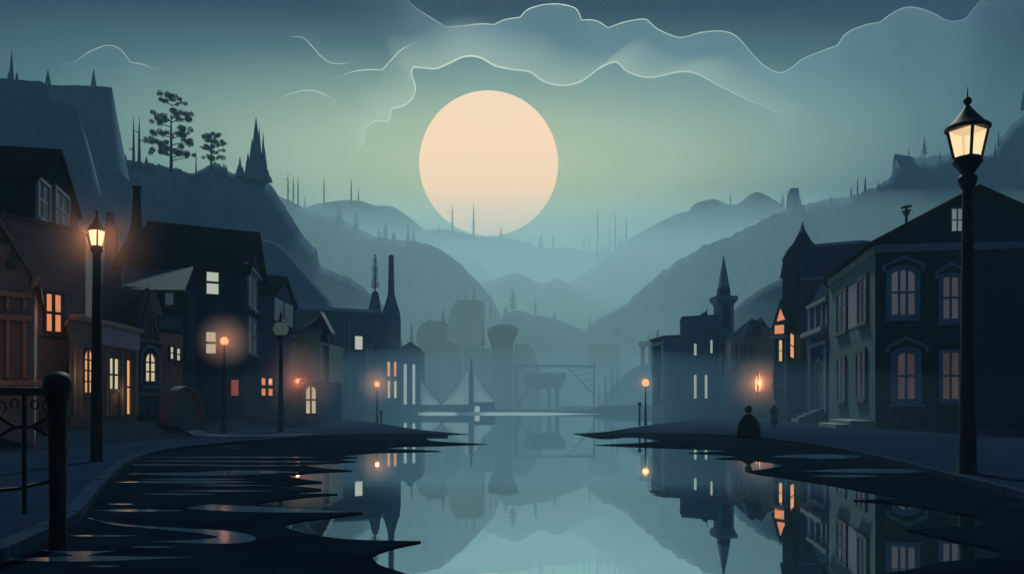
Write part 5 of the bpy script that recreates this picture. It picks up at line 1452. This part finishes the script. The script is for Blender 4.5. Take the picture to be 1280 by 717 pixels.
# small standing person
PP = W(968, 533, zy(533))
root = empty('person', PP, 'small distant person with pale white hair and a long dark coat standing in the street', 'person')
Hh = 1.16
V = [(0, 0, 0.50, .085, .07), (0, 0, 0.66, .08, .065), (0, 0, 0.82, .09, .065), (0, 0, 0.925, .035, .035), (0, 0, 0.965, .035, .035), (0, -0.005, 1.03, .058, .064), (0, -0.005, 1.10, .056, .062), (0, 0, 1.135, .03, .03),
     (0.13, 0, 0.82, .038, .036), (0.165, -0.01, 0.64, .03, .03), (0.15, -0.05, 0.49, .022, .022), (-0.13, 0, 0.82, .038, .036), (-0.165, -0.01, 0.64, .03, .03), (-0.15, -0.05, 0.49, .022, .022),
     (0.065, 0, 0.44, .06, .06), (0.07, 0.0, 0.25, .042, .042), (0.07, 0.01, 0.05, .03, .03), (0.075, -0.08, 0.02, .028, .02), (-0.065, 0, 0.44, .06, .06), (-0.07, 0.0, 0.25, .042, .042), (-0.07, 0.01, 0.05, .03, .03), (-0.075, -0.08, 0.02, .028, .02), (0, -0.075, 1.05, .01, .012)]
E = [(0, 1), (1, 2), (2, 3), (3, 4), (4, 5), (5, 6), (6, 7), (2, 8), (8, 9), (9, 10), (2, 11), (11, 12), (12, 13), (0, 14), (14, 15), (15, 16), (16, 17), (0, 18), (18, 19), (19, 20), (20, 21), (5, 22)]
skin_body('body', V, E, M_skin, root, (0, 0, 0))
lp = lambda vs: [v + PP for v in vs]
v_, f_ = loft([(0, 0, 0.10, .155, .14, .02), (0, 0, 0.3, .145, .125, .02), (0, 0, 0.52, .125, .105, .01), (0, 0, 0.66, .115, .09, .01), (0, 0, 0.80, .15, .10, .0), (0, 0, 0.86, .125, .09, .0), (0, 0, 0.92, .06, .06, 0), (0, 0, 0.95, .05, .05, 0)])
MB().add(lp(v_), f_).build('coat', M_cloak, root, smooth=True)
mb = MB()
for s_ in (-1, 1):
    mb.tube([PP + Vector((s_ * 0.12, 0, 0.85)), PP + Vector((s_ * 0.165, -0.01, 0.65)), PP + Vector((s_ * 0.152, -0.05, 0.52))], [0.055, 0.046, 0.036], 8)
mb.build('sleeves', M_cloak, root, smooth=True)
hv = PP + Vector((0, 0.012, 1.085))
mb = MB().ball(hv, 0.078, 16, sz=0.95)
mb.build('hair', M_palehair, root, smooth=True)
for s_ in (-1, 1):
    MB().ball(PP + Vector((s_ * 0.025, -0.068, 1.065)), 0.009, 8).build('eye', M_iron, root)
